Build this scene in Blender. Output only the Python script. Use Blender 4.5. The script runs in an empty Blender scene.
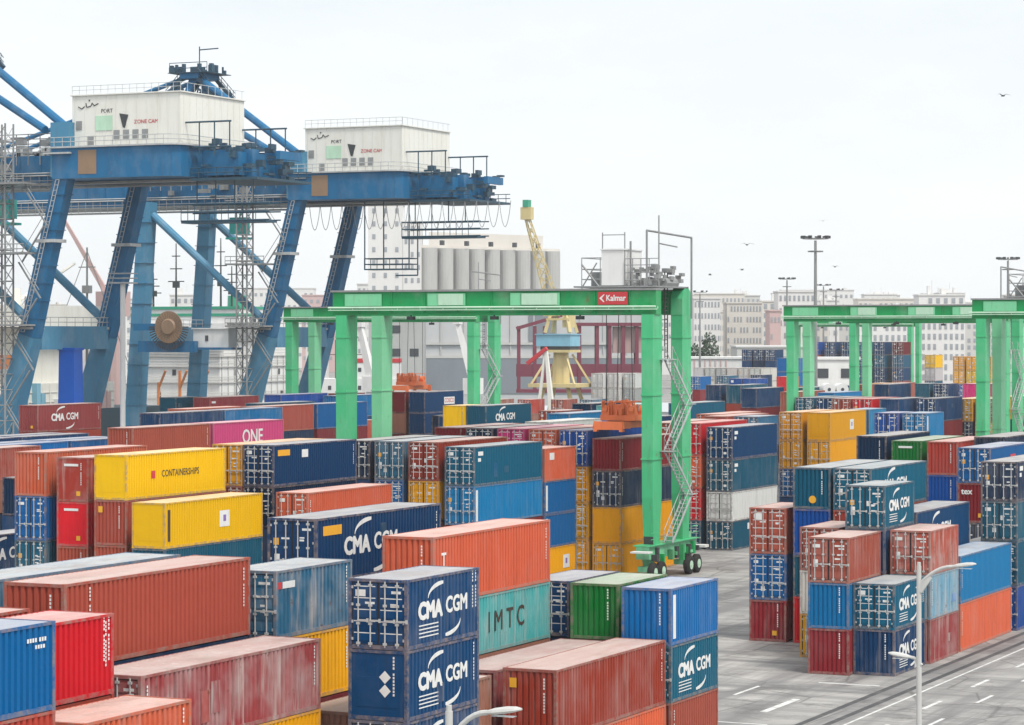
import bpy, bmesh, math, random
from mathutils import Vector, Matrix
R = math.radians
rnd = random.Random(7)
scene = bpy.context.scene
C = scene.collection

# ------------------------------------------------------------------ camera
cam_d = bpy.data.cameras.new('camera')
cam = bpy.data.objects.new('camera', cam_d)
C.objects.link(cam)
EYE = 19.35
cam.location = (0, 0, EYE)
cam.rotation_euler = (R(90), 0, R(24.85))
cam_d.sensor_width = 36.0
cam_d.lens = 36.0 * 2700 / 1024
cam_d.shift_y = (333 - 362.5) / 1024
cam_d.clip_start = 0.5
cam_d.clip_end = 20000
scene.camera = cam

# ------------------------------------------------------------------ world, sun, exposure
SUN_EL, SUN_AZ = 58, -22          # azimuth measured from -Y (towards the camera) to +X
world = bpy.data.worlds.new('World')
scene.world = world
world.use_nodes = True
wn, wl = world.node_tree.nodes, world.node_tree.links
wn.clear()
w_out = wn.new('ShaderNodeOutputWorld')
w_bg = wn.new('ShaderNodeBackground')
w_sky = wn.new('ShaderNodeTexSky')
w_sky.sky_type = 'NISHITA'
w_sky.sun_disc = False
w_sky.sun_elevation = R(SUN_EL)
w_mix = wn.new('ShaderNodeMix')
w_mix.data_type = 'RGBA'
w_mix.inputs['Factor'].default_value = 0.9         # the cloud deck over the blue
w_mix.inputs['B'].default_value = (8.0, 8.35, 8.6, 1)
w_tc = wn.new('ShaderNodeTexCoord')
w_map = wn.new('ShaderNodeMapping'); w_map.inputs['Scale'].default_value = (1.0, 1.0, 3.2)
w_no = wn.new('ShaderNodeTexNoise'); w_no.inputs['Scale'].default_value = 3.4; w_no.inputs['Detail'].default_value = 6; w_no.inputs['Roughness'].default_value = 0.6
w_cl = wn.new('ShaderNodeMix'); w_cl.data_type = 'RGBA'
w_cl.inputs['A'].default_value = (7.35, 7.75, 8.05, 1); w_cl.inputs['B'].default_value = (8.7, 8.9, 9.0, 1)
w_rg = wn.new('ShaderNodeMapRange'); w_rg.inputs['From Min'].default_value = 0.32; w_rg.inputs['From Max'].default_value = 0.68
wl.new(w_tc.outputs['Generated'], w_map.inputs['Vector']); wl.new(w_map.outputs['Vector'], w_no.inputs['Vector'])
wl.new(w_no.outputs['Fac'], w_rg.inputs['Value']); wl.new(w_rg.outputs['Result'], w_cl.inputs['Factor'])
wl.new(w_cl.outputs['Result'], w_mix.inputs['B'])
wl.new(w_sky.outputs['Color'], w_mix.inputs['A'])
wl.new(w_mix.outputs['Result'], w_bg.inputs['Color'])
w_bg.inputs['Strength'].default_value = 0.0695
wl.new(w_bg.outputs['Background'], w_out.inputs['Surface'])

sun_d = bpy.data.lights.new('sun', 'SUN')
sun_d.energy = 1.5
sun_d.angle = R(14)
sun_d.color = (1.0, 0.955, 0.89)
sun = bpy.data.objects.new('sun', sun_d)
C.objects.link(sun)
# direction towards the sun: front right of the yard, above the camera's right shoulder
SX, SY = 0.88, -0.47
sd = Vector((SX * math.cos(R(SUN_EL)), SY * math.cos(R(SUN_EL)), math.sin(R(SUN_EL))))
sun.rotation_euler = sd.to_track_quat('Z', 'Y').to_euler()
w_sky.sun_rotation = math.atan2(SX, SY)
scene.view_settings.view_transform = 'Standard'
scene.view_settings.look = 'None'
scene.view_settings.exposure = 0.86
scene.view_settings.gamma = 1
scene.view_settings.use_curve_mapping = False
scene.render.engine = 'CYCLES'
scene.cycles.use_denoising = True
scene.cycles.max_bounces = 6
scene.cycles.diffuse_bounces = 1
scene.cycles.glossy_bounces = 2
scene.cycles.volume_bounces = 1

# ------------------------------------------------------------------ materials
def nodes(name):
    m = bpy.data.materials.new(name)
    m.use_nodes = True
    n, l = m.node_tree.nodes, m.node_tree.links
    b = n['Principled BSDF']
    return m, n, l, b
def noise(n, l, scale, detail=3, vec=None, rough=0.6):
    t = n.new('ShaderNodeTexNoise')
    t.inputs['Scale'].default_value = scale
    t.inputs['Detail'].default_value = detail
    t.inputs['Roughness'].default_value = rough
    if vec is not None: l.new(vec, t.inputs['Vector'])
    return t.outputs['Fac']
def ramp(n, l, src, a, b):
    r = n.new('ShaderNodeMapRange')
    r.inputs['From Min'].default_value = a
    r.inputs['From Max'].default_value = b
    r.clamp = True
    l.new(src, r.inputs['Value'])
    return r.outputs['Result']
def mth(n, l, op, a, b):
    m = n.new('ShaderNodeMath'); m.operation = op
    for i, v in enumerate((a, b)):
        if isinstance(v, (int, float)): m.inputs[i].default_value = v
        else: l.new(v, m.inputs[i])
    return m.outputs[0]
def mix(n, l, fac, a, b, blend='MIX'):
    m = n.new('ShaderNodeMix'); m.data_type = 'RGBA'; m.blend_type = blend
    for k, v in (('Factor', fac), ('A', a), ('B', b)):
        s = m.inputs[k] if k == 'Factor' else [i for i in m.inputs if i.name == k and i.type == 'RGBA'][0]
        if isinstance(v, (int, float)): s.default_value = v
        elif isinstance(v, tuple): s.default_value = (*v[:3], 1)
        else: l.new(v, s)
    return [o for o in m.outputs if o.type == 'RGBA'][0]
def mapped(n, l, sc, off=None):
    tc = n.new('ShaderNodeTexCoord')
    mp = n.new('ShaderNodeMapping')
    mp.inputs['Scale'].default_value = sc
    l.new(tc.outputs['Object'], mp.inputs['Vector'])
    if off is not None:
        a = n.new('ShaderNodeVectorMath'); a.operation = 'ADD'
        l.new(mp.outputs['Vector'], a.inputs[0]); l.new(off, a.inputs[1])
        return a.outputs[0]
    return mp.outputs['Vector']
def container_paint(name, kind):
    # colour and wear of each box come from the box itself (obj.color, alpha = wear)
    m, n, l, b = nodes(name)
    oi = n.new('ShaderNodeObjectInfo')
    off = n.new('ShaderNodeVectorMath'); off.operation = 'SCALE'
    l.new(oi.outputs['Location'], off.inputs[0]); off.inputs['Scale'].default_value = 3.17
    wear = oi.outputs['Alpha']
    col = oi.outputs['Color']
    big = noise(n, l, 0.45, 3, mapped(n, l, (1, 1, 1), off.outputs[0]))
    streak = noise(n, l, 1.0, 4, mapped(n, l, (3.2, 3.2, 0.33), off.outputs[0]), 0.7)
    fine = noise(n, l, 2.6, 6, mapped(n, l, (1, 1, 1.0), off.outputs[0]), 0.75)
    # chalking: the paint goes paler in patches
    worn = mth(n, l, 'MAXIMUM', mth(n, l, 'SUBTRACT', wear, 0.33), 0.0)
    chalk = mth(n, l, 'MULTIPLY', ramp(n, l, big, 0.42, 0.75), mth(n, l, 'MULTIPLY', worn, 0.75))
    c1 = mix(n, l, chalk, col, (0.55, 0.53, 0.51))
    # grime running down
    gr = mth(n, l, 'MULTIPLY', ramp(n, l, streak, 0.50, 0.78), mth(n, l, 'ADD', mth(n, l, 'MULTIPLY', wear, 0.7), 0.12))
    c2 = mix(n, l, gr, c1, mix(n, l, 0.7, c1, (0.03, 0.02, 0.016)))
    st2 = noise(n, l, 1.0, 3, mapped(n, l, (2.1, 2.1, 0.22), off.outputs[0]), 0.6)
    pale = mth(n, l, 'MULTIPLY', ramp(n, l, st2, 0.54, 0.72), mth(n, l, 'MULTIPLY', worn, 1.05))
    c2 = mix(n, l, pale, c2, (0.60, 0.52, 0.48))
    # rust where it is chipped, more of it with wear
    thr = mth(n, l, 'SUBTRACT', 0.74, mth(n, l, 'MULTIPLY', wear, 0.14))
    rs = mth(n, l, 'MULTIPLY', mth(n, l, 'SUBTRACT', fine, thr), 14.0)
    rs = ramp(n, l, rs, 0.0, 1.0)
    c3 = mix(n, l, mth(n, l, 'MULTIPLY', rs, 0.75), c2, (0.16, 0.055, 0.025))
    if kind == 'roof':
        dust = noise(n, l, 0.8, 5, mapped(n, l, (1.6, 0.35, 1), off.outputs[0]), 0.65)
        f = mth(n, l, 'ADD', mth(n, l, 'MULTIPLY', ramp(n, l, dust, 0.3, 0.7), 0.24), 0.46)
        c3 = mix(n, l, f, c3, (0.68, 0.64, 0.59))
        pud = noise(n, l, 0.55, 6, mapped(n, l, (1.0, 0.5, 1), off.outputs[0]), 0.7)
        c3 = mix(n, l, mth(n, l, 'MULTIPLY', ramp(n, l, pud, 0.5, 0.68), 0.45), c3, (0.27, 0.20, 0.16))
        b.inputs['Roughness'].default_value = 0.55
    elif kind == 'frame':
        c3 = mix(n, l, mth(n, l, 'MULTIPLY', ramp(n, l, fine, 0.38, 0.62), 0.72), c3, (0.31, 0.235, 0.20))
        b.inputs['Roughness'].default_value = 0.6
    else:
        b.inputs['Roughness'].default_value = 0.5
    l.new(c3, b.inputs['Base Color'])
    b.inputs['Specular IOR Level'].default_value = 0.14 if kind != 'roof' else 0.35
    bp = n.new('ShaderNodeBump'); bp.inputs['Strength'].default_value = 0.55; bp.inputs['Distance'].default_value = 0.06
    l.new(noise(n, l, 1.3, 3, mapped(n, l, (1, 1, 1), off.outputs[0])), bp.inputs['Height']); l.new(bp.outputs['Normal'], b.inputs['Normal'])
    return m
M = {}
M['paint'] = container_paint('container_paint', 'wall')
M['roof'] = container_paint('container_roof', 'roof')
M['frame'] = container_paint('container_frame', 'frame')
def flat(name, col, rough=0.55, var=0.25, scale=1.0, metal=0.0, dirt=(0.12, 0.1, 0.09), streak=True, rust=0.0):
    m, n, l, b = nodes(name)
    v = mapped(n, l, (1, 1, 0.25 if streak else 1))
    a = noise(n, l, scale, 5, v, 0.65)
    f = mth(n, l, 'MULTIPLY', ramp(n, l, a, 0.45, 0.75), var)
    c = mix(n, l, f, col, dirt)
    if rust > 0:
        run = noise(n, l, 1.0, 4, mapped(n, l, (1.7, 1.7, 0.16)), 0.7)
        c = mix(n, l, mth(n, l, 'MULTIPLY', ramp(n, l, run, 0.55, 0.75), 0.55*rust), c, (0.16, 0.11, 0.08))
        sp = noise(n, l, 1.1, 7, mapped(n, l, (1, 1, 0.8)), 0.8)
        c = mix(n, l, mth(n, l, 'MULTIPLY', ramp(n, l, sp, 0.60, 0.66), 0.7*rust), c, (0.20, 0.085, 0.04))
        pale = noise(n, l, 0.35, 4, mapped(n, l, (1, 1, 0.6)), 0.6)
        c = mix(n, l, mth(n, l, 'MULTIPLY', ramp(n, l, pale, 0.5, 0.7), 0.22*rust), c, (0.62, 0.64, 0.62))
    l.new(c, b.inputs['Base Color'])
    b.inputs['Roughness'].default_value = rough
    b.inputs['Metallic'].default_value = metal
    b.inputs['Specular IOR Level'].default_value = 0.3
    M[name] = m
    return m
flat('rod', (0.54, 0.54, 0.53), 0.45, 0.3, 4)
flat('white_mark', (0.82, 0.82, 0.80), 0.6, 0.2, 3)
flat('dark_mark', (0.06, 0.04, 0.03), 0.6, 0.2, 3)
flat('amber_mark', (0.85, 0.42, 0.03), 0.6, 0.1, 3)
flat('red_mark', (0.6, 0.05, 0.06), 0.6, 0.1, 3)
flat('emblem_violet', (0.25, 0.16, 0.42), 0.6, 0.1, 3)
flat('teal_mark', (0.05, 0.5, 0.45), 0.6, 0.1, 3)
flat('gasket', (0.03, 0.03, 0.035), 0.7, 0.2, 3)
flat('gantry_leg', (0.075, 0.55, 0.24), 0.42, 0.3, 0.5, dirt=(0.015, 0.27, 0.09), rust=0.75)
flat('gantry_green', (0.005, 0.36, 0.10), 0.42, 0.35, 0.5, dirt=(0.005, 0.18, 0.06), rust=0.75)
flat('gantry_mint', (0.22, 0.68, 0.37), 0.45, 0.3, 0.5, dirt=(0.08, 0.4, 0.2), rust=0.55)
flat('pale_green', (0.55, 0.80, 0.60), 0.5, 0.2, 1)
flat('crane_blue', (0.006, 0.15, 0.33), 0.45, 0.5, 0.35, dirt=(0.015, 0.07, 0.15), rust=0.45)
flat('crane_blue_pale', (0.07, 0.26, 0.42), 0.5, 0.4, 0.35, dirt=(0.05, 0.13, 0.21), rust=0.6)
flat('bright_blue', (0.01, 0.12, 0.58), 0.4, 0.2, 0.6)
flat('house_cream', (0.86, 0.85, 0.78), 0.55, 0.3, 0.5, dirt=(0.62, 0.57, 0.47), rust=0.22)
flat('steel_grey', (0.30, 0.31, 0.31), 0.5, 0.4, 1.2)
flat('crane_dark', (0.03, 0.085, 0.13), 0.5, 0.3, 1.0)
flat('dark_steel', (0.055, 0.062, 0.068), 0.55, 0.3, 1.2)
flat('galvanised', (0.52, 0.54, 0.54), 0.45, 0.3, 1.5)
flat('tyre', (0.025, 0.025, 0.026), 0.85, 0.3, 3, dirt=(0.12, 0.11, 0.1))
flat('lamp_grey', (0.58, 0.58, 0.56), 0.5, 0.4, 1.5, dirt=(0.33, 0.30, 0.27))
flat('white_paint', (0.84, 0.84, 0.82), 0.5, 0.25, 0.8, dirt=(0.45, 0.43, 0.40))
flat('spreader_orange', (0.85, 0.21, 0.075), 0.5, 0.35, 1.2, dirt=(0.35, 0.10, 0.05))
flat('crane_yellow', (0.68, 0.56, 0.28), 0.5, 0.35, 0.7, dirt=(0.4, 0.3, 0.15))
flat('sky_blue_paint', (0.25, 0.52, 0.66), 0.5, 0.25, 0.7)
flat('maroon_steel', (0.22, 0.045, 0.075), 0.5, 0.25, 0.7)
flat('concrete_pale', (0.62, 0.61, 0.58), 0.8, 0.35, 0.12, dirt=(0.45, 0.44, 0.41))
flat('concrete_grey', (0.50, 0.50, 0.48), 0.8, 0.5, 0.12, dirt=(0.30, 0.30, 0.29), rust=0.3)
flat('warehouse_grey', (0.60, 0.60, 0.60), 0.7, 0.3, 0.1, dirt=(0.36, 0.37, 0.38))
flat('warehouse_band', (0.26, 0.29, 0.32), 0.7, 0.3, 0.1)
flat('render_white', (0.78, 0.77, 0.75), 0.8, 0.3, 0.1, dirt=(0.5, 0.48, 0.45))
flat('render_cream', (0.72, 0.68, 0.62), 0.8, 0.3, 0.1, dirt=(0.56, 0.52, 0.47))
flat('render_rose', (0.62, 0.44, 0.42), 0.8, 0.3, 0.1, dirt=(0.4, 0.3, 0.27))
flat('window_far', (0.36, 0.39, 0.42), 0.3, 0.4, 0.3)  # paler than near windows: distance haze put into the colour
flat('window_dark', (0.07, 0.08, 0.09), 0.15, 0.1, 1)
flat('ship_green', (0.05, 0.38, 0.24), 0.5, 0.2, 0.3)
flat('ship_hull', (0.03, 0.08, 0.11), 0.5, 0.3, 0.3)
flat('rust_orange', (0.62, 0.22, 0.07), 0.6, 0.4, 0.8)
flat('red_hull', (0.52, 0.13, 0.09), 0.6, 0.4, 0.5)
flat('reel_tan', (0.33, 0.215, 0.135), 0.5, 0.35, 0.8)
flat('lamp_glass', (0.75, 0.77, 0.76), 0.2, 0.1, 1)
flat('foliage_far', (0.06, 0.10, 0.06), 0.8, 0.4, 0.3)

def ground_mat():
    m, n, l, b = nodes('yard_concrete')
    big = noise(n, l, 0.05, 5, mapped(n, l, (1, 1, 1)), 0.6)
    trk = noise(n, l, 1.0, 4, mapped(n, l, (0.55, 0.035, 1)), 0.65)      # tyre wear along the lanes
    trx = noise(n, l, 1.0, 4, mapped(n, l, (0.03, 0.45, 1)), 0.65)       # and across them
    fin = noise(n, l, 1.4, 6, mapped(n, l, (1, 1, 1)), 0.7)
    c = mix(n, l, ramp(n, l, big, 0.35, 0.65), (0.34, 0.325, 0.31), (0.50, 0.48, 0.45))
    c = mix(n, l, mth(n, l, 'MULTIPLY', ramp(n, l, trk, 0.43, 0.64), 0.85), c, (0.17, 0.165, 0.165))
    c = mix(n, l, mth(n, l, 'MULTIPLY', ramp(n, l, trx, 0.43, 0.64), 0.88), c, (0.19, 0.185, 0.18))
    c = mix(n, l, mth(n, l, 'MULTIPLY', ramp(n, l, fin, 0.55, 0.8), 0.5), c, (0.21, 0.20, 0.195))
    st = noise(n, l, 0.22, 7, mapped(n, l, (1, 1, 1)), 0.75)
    c = mix(n, l, mth(n, l, 'MULTIPLY', ramp(n, l, st, 0.53, 0.64), 0.75), c, (0.12, 0.115, 0.11))
    br = n.new('ShaderNodeTexBrick')
    br.inputs['Scale'].default_value = 1.0; br.inputs['Brick Width'].default_value = 6.0; br.inputs['Row Height'].default_value = 6.0
    br.inputs['Mortar Size'].default_value = 0.035; br.offset = 0.0
    br.inputs['Color1'].default_value = (0, 0, 0, 1); br.inputs['Color2'].default_value = (0.35, 0.35, 0.35, 1); br.inputs['Mortar'].default_value = (1, 1, 1, 1)
    l.new(mapped(n, l, (1, 1, 1)), br.inputs['Vector'])
    c = mix(n, l, mth(n, l, 'MULTIPLY', br.outputs['Color'], 0.45), c, (0.16, 0.155, 0.15))
    vo = n.new('ShaderNodeTexVoronoi'); vo.feature = 'DISTANCE_TO_EDGE'; vo.inputs['Scale'].default_value = 0.16
    l.new(mapped(n, l, (1, 1, 1)), vo.inputs['Vector'])
    c = mix(n, l, mth(n, l, 'MULTIPLY', ramp(n, l, vo.outputs['Distance'], 0.014, 0.004), 0.55), c, (0.09, 0.085, 0.08))
    l.new(c, b.inputs['Base Color'])
    b.inputs['Roughness'].default_value = 0.75
    bp = n.new('ShaderNodeBump'); bp.inputs['Strength'].default_value = 0.2; bp.inputs['Distance'].default_value = 0.02
    l.new(fin, bp.inputs['Height']); l.new(bp.outputs['Normal'], b.inputs['Normal'])
    return m
M['ground'] = ground_mat()
flat('road_dark', (0.075, 0.075, 0.078), 0.8, 0.5, 0.8, dirt=(0.2, 0.19, 0.18), streak=False)
flat('road_white', (0.70, 0.70, 0.68), 0.7, 0.9, 1.1, dirt=(0.36, 0.35, 0.34), streak=False)
def water_mat():
    m, n, l, b = nodes('harbour_water')
    b.inputs['Base Color'].default_value = (0.05, 0.09, 0.10, 1)
    b.inputs['Roughness'].default_value = 0.12
    w = noise(n, l, 0.35, 4, mapped(n, l, (1, 1, 1)))
    bp = n.new('ShaderNodeBump'); bp.inputs['Strength'].default_value = 0.5; bp.inputs['Distance'].default_value = 0.3
    l.new(w, bp.inputs['Height']); l.new(bp.outputs['Normal'], b.inputs['Normal'])
    return m
M['water'] = water_mat()

# ------------------------------------------------------------------ mesh helpers
class MB:
    def __init__(s): s.v, s.f, s.m = [], [], []
    def quad(s, pts, mi=0):
        k = len(s.v); s.v += [tuple(p) for p in pts]; s.f.append(tuple(range(k, k + len(pts)))); s.m.append(mi)
    def box(s, x0, x1, y0, y1, z0, z1, mi=0):
        k = len(s.v)
        s.v += [(x0,y0,z0),(x1,y0,z0),(x1,y1,z0),(x0,y1,z0),(x0,y0,z1),(x1,y0,z1),(x1,y1,z1),(x0,y1,z1)]
        for q in ((0,3,2,1),(4,5,6,7),(0,1,5,4),(1,2,6,5),(2,3,7,6),(3,0,4,7)):
            s.f.append(tuple(k + i for i in q)); s.m.append(mi)
        return s
    def bar(s, p, q, w, h=None, mi=0, w2=None, h2=None, up=(0,0,1)):
        p, q = Vector(p), Vector(q); h = h or w; w2 = w2 or w; h2 = h2 or h
        d = (q - p).normalized(); u = Vector(up)
        if abs(d.dot(u)) > 0.97: u = Vector((0,1,0))
        a = d.cross(u).normalized(); b = a.cross(d).normalized()
        k = len(s.v)
        for c, ww, hh in ((p, w, h), (q, w2, h2)):
            for i, j in ((-1,-1),(1,-1),(1,1),(-1,1)):
                s.v.append(tuple(c + a*(i*ww/2) + b*(j*hh/2)))
        for qd in ((0,1,2,3),(7,6,5,4),(0,4,5,1),(1,5,6,2),(2,6,7,3),(3,7,4,0)):
            s.f.append(tuple(k + i for i in qd)); s.m.append(mi)
        return s
    def tube(s, p, q, r, n=8, mi=0, r2=None):
        p, q = Vector(p), Vector(q); r2 = r if r2 is None else r2
        d = (q - p).normalized(); u = Vector((0,0,1))
        if abs(d.z) > 0.97: u = Vector((0,1,0))
        a = d.cross(u).normalized(); b = a.cross(d)
        k = len(s.v)
        for c, rr in ((p, r), (q, r2)):
            for i in range(n):
                t = 2*math.pi*i/n
                s.v.append(tuple(c + a*(rr*math.cos(t)) + b*(rr*math.sin(t))))
        for i in range(n):
            j = (i+1) % n
            s.f.append((k+i, k+n+i, k+n+j, k+j)); s.m.append(mi)
        s.f.append(tuple(k+i for i in range(n))); s.m.append(mi)
        s.f.append(tuple(k+n+i for i in reversed(range(n)))); s.m.append(mi)
        return s
    def path(s, pts, r, n=6, mi=0):
        for a, b in zip(pts[:-1], pts[1:]): s.tube(a, b, r, n, mi)
        return s
    def prism(s, pts, d, mi=0):
        # pts: planar polygon, pushed along d
        k = len(s.v); n = len(pts); d = Vector(d)
        s.v += [tuple(p) for p in pts] + [tuple(Vector(p)+d) for p in pts]
        s.f.append(tuple(k+i for i in range(n))); s.m.append(mi)
        s.f.append(tuple(k+n+i for i in reversed(range(n)))); s.m.append(mi)
        for i in range(n):
            j = (i+1) % n
            s.f.append((k+i, k+n+i, k+n+j, k+j)); s.m.append(mi)
        return s
    def mesh(s, name, mats):
        me = bpy.data.meshes.new(name)
        me.from_pydata(s.v, [], s.f)
        for m in mats: me.materials.append(M[m])
        me.polygons.foreach_set('material_index', s.m)
        bm = bmesh.new(); bm.from_mesh(me)
        bmesh.ops.recalc_face_normals(bm, faces=bm.faces)
        bm.to_mesh(me); bm.free()
        me.update()
        return me
    def build(s, name, mats, parent=None, loc=None):
        if isinstance(mats, str): mats = [mats]
        return link(name, s.mesh(name, mats), parent, loc)
def link(name, data, parent=None, loc=None, rz=0.0, color=None):
    o = bpy.data.objects.new(name, data)
    C.objects.link(o)
    if parent is not None: o.parent = parent
    if loc is not None: o.location = loc
    if rz: o.rotation_euler = (0, 0, rz)
    if color is not None: o.color = color
    return o
def thing(name, label, cat, loc=(0,0,0), rz=0.0, group=None):
    return tag(link(name, None, None, loc, rz), label, cat, group)
def tag(o, label=None, cat=None, group=None, kind=None):
    if label: o['label'] = label
    if cat: o['category'] = cat
    if group: o['group'] = group
    if kind: o['kind'] = kind
    return o
def copy_tree(o, parent=None):
    c = o.copy(); C.objects.link(c)
    c.parent = parent
    for ch in list(o.children): copy_tree(ch, c)
    return c
def text_mesh(name, body, size, mat, bold=0.0, sx=1.0, align='CENTER', depth=0.002):
    cu = bpy.data.curves.new(name, 'FONT')
    cu.body = body; cu.size = size; cu.align_x = align; cu.align_y = 'CENTER'
    cu.extrude = depth; cu.resolution_u = 3
    o = bpy.data.objects.new(name, cu); C.objects.link(o)
    dg = bpy.context.evaluated_depsgraph_get()
    me = bpy.data.meshes.new_from_object(o.evaluated_get(dg))
    bpy.data.objects.remove(o); bpy.data.curves.remove(cu)
    if bold > 0:                                    # heavier strokes: the same letters struck again just beside
        bm = bmesh.new()
        for i, (dx, dy) in enumerate(((0,0), (1,0), (-1,0), (.5,.7), (-.5,-.7), (.5,-.7), (-.5,.7))):
            c = me.copy(); c.transform(Matrix.Translation((dx*bold, dy*bold, i*0.0006))); bm.from_mesh(c); bpy.data.meshes.remove(c)
        bm.to_mesh(me); bm.free()
    for v in me.vertices: v.co.x *= sx
    me.materials.clear(); me.materials.append(M[mat])
    return me

# ------------------------------------------------------------------ the ground
def sheet(name, x0, x1, y0, y1, z, mat, thick=None):
    mb = MB()
    mb.quad([(x0,y0,z),(x1,y0,z),(x1,y1,z),(x0,y1,z)])
    return tag(mb.build(name, mat), kind='structure')
sheet('ground', -219, 3000, -60, 6000, 0.0, 'ground')
sheet('ground', -4000, -219, 700, 6000, 0.001, 'ground')
sheet('water', -4000, -219.2, -60, 700, -2.6, 'water')
q = MB(); q.box(-219.4, -218.8, -60, 700, -3.4, 0.25)
tag(q.build('quay', 'concrete_grey'), kind='structure')
for x in (-43.2, -41.95):
    sheet('road_strip', x-0.19, x+0.19, -10, 420, 0.004, 'road_dark')
mk = MB()
mk.quad([(-41.2,-10,.004),(-41.05,-10,.004),(-41.05,420,.004),(-41.2,420,.004)])
for i in range(24):
    y = 78 + 9.5*i
    mk.quad([(-39.32,y,.004),(-39.08,y,.004),(-39.08,y+3.4,.004),(-39.32,y+3.4,.004)])
    y += 3.4
    mk.quad([(-37.4,y,.004),(-37.2,y,.004),(-37.2,y+3.2,.004),(-37.4,y+3.2,.004)])
mk.quad([(-46.5,130.5,.004),(-46.1,130.5,.004),(-46.1,135.8,.004),(-46.5,135.8,.004)])
mk.quad([(-50.0,136.0,.004),(-49.8,136.0,.004),(-49.8,140.0,.004),(-50.0,140.0,.004)])
mk.quad([(-47.4,142.6,.004),(-43.9,142.6,.004),(-43.9,142.9,.004),(-47.4,142.9,.004)])
mk.quad([(-62,126.2,.004),(-44.6,126.2,.004),(-44.6,126.4,.004),(-62,126.4,.004)])
tag(mk.build('road_markings', 'road_white'), kind='structure')

# ------------------------------------------------------------------ container parts
W, S, HC = 2.438, 2.591, 2.896
L20, L40 = 6.058, 12.192
def corrugation(length, depth, pitch):
    pts, n = [], max(1, round(length / pitch)); p = length / n
    for i in range(n):
        a = -length/2 + i*p
        pts += [(a, 0), (a+p*.50, 0), (a+p*.66, -depth), (a+p*.84, -depth)]
    pts.append((length/2, 0))
    return pts
_cache = {}
def cached(key, fn):
    if key not in _cache: _cache[key] = fn()
    return _cache[key]
def side_mesh(L, H):
    def f():
        mb = MB(); pr = corrugation(L-0.30, 0.075, 0.29); x = W/2-0.022
        for (a, da), (b, db) in zip(pr[:-1], pr[1:]):
            mb.quad([(x+da,a,0.17),(x+db,b,0.17),(x+db,b,H-0.10),(x+da,a,H-0.10)])
        return mb.mesh('side_wall', ['paint'])
    return cached(('side', L, H), f)
def end_mesh(L, H):
    def f():
        mb = MB(); pr = corrugation(W-0.28, 0.075, 0.27); y = -L/2+0.03
        for (a, da), (b, db) in zip(pr[:-1], pr[1:]):
            mb.quad([(a,y-da,0.17),(b,y-db,0.17),(b,y-db,H-0.12),(a,y-da,H-0.12)])
        return mb.mesh('end_wall', ['paint'])
    return cached(('end', L, H), f)
def panel_mesh(L, H):
    def f():
        mb = MB(); y = -L/2+0.03; a = (W-0.26)/2
        mb.box(-a, a, y, y+0.03, 0.17, H-0.12)
        mb.box(-0.85, 0.85, y-0.012, y, 0.5, H*0.62)
        return mb.mesh('end_panel', ['paint'])
    return cached(('panel', L, H), f)
def roof_mesh(L, H):
    def f():
        mb = MB(); pr = corrugation(L-0.34, 0.02, 0.30); x = W/2-0.05; z = H-0.012
        for (a, da), (b, db) in zip(pr[:-1], pr[1:]):
            mb.quad([(-x,a,z+da),(x,a,z+da),(x,b,z+db),(-x,b,z+db)])
        return mb.mesh('roof_panel', ['roof'])
    return cached(('roof', L, H), f)
def frame_mesh(L, H):
    def f():
        mb = MB(); a, b = W/2, L/2
        for sx in (-1, 1):
            for sy in (-1, 1):
                x0, x1 = sorted((sx*(a-0.13), sx*(a-0.004))); y0, y1 = sorted((sy*(b-0.15), sy*(b-0.004)))
                mb.box(x0, x1, y0, y1, 0.12, H-0.12)
                cx0, cx1 = sorted((sx*(a-0.165), sx*a)); cy0, cy1 = sorted((sy*(b-0.178), sy*b))
                mb.box(cx0, cx1, cy0, cy1, 0.0, 0.118); mb.box(cx0, cx1, cy0, cy1, H-0.118, H)
            x0, x1 = sorted((sx*(a-0.06), sx*(a-0.006)))
            mb.box(x0, x1, -b+0.18, b-0.18, 0.02, 0.168)
            mb.box(x0, x1, -b+0.18, b-0.18, H-0.098, H-0.006)
        for sy in (-1, 1):
            y0, y1 = sorted((sy*(b-0.10), sy*(b-0.006)))
            mb.box(-a+0.17, a-0.17, y0, y1, 0.02, 0.168); mb.box(-a+0.17, a-0.17, y0, y1, H-0.118, H-0.006)
        mb.box(-a+0.062, a-0.062, -b+0.11, b-0.11, 0.13, 0.166)
        return mb.mesh('frame', ['frame'])
    return cached(('frame', L, H), f)
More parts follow.
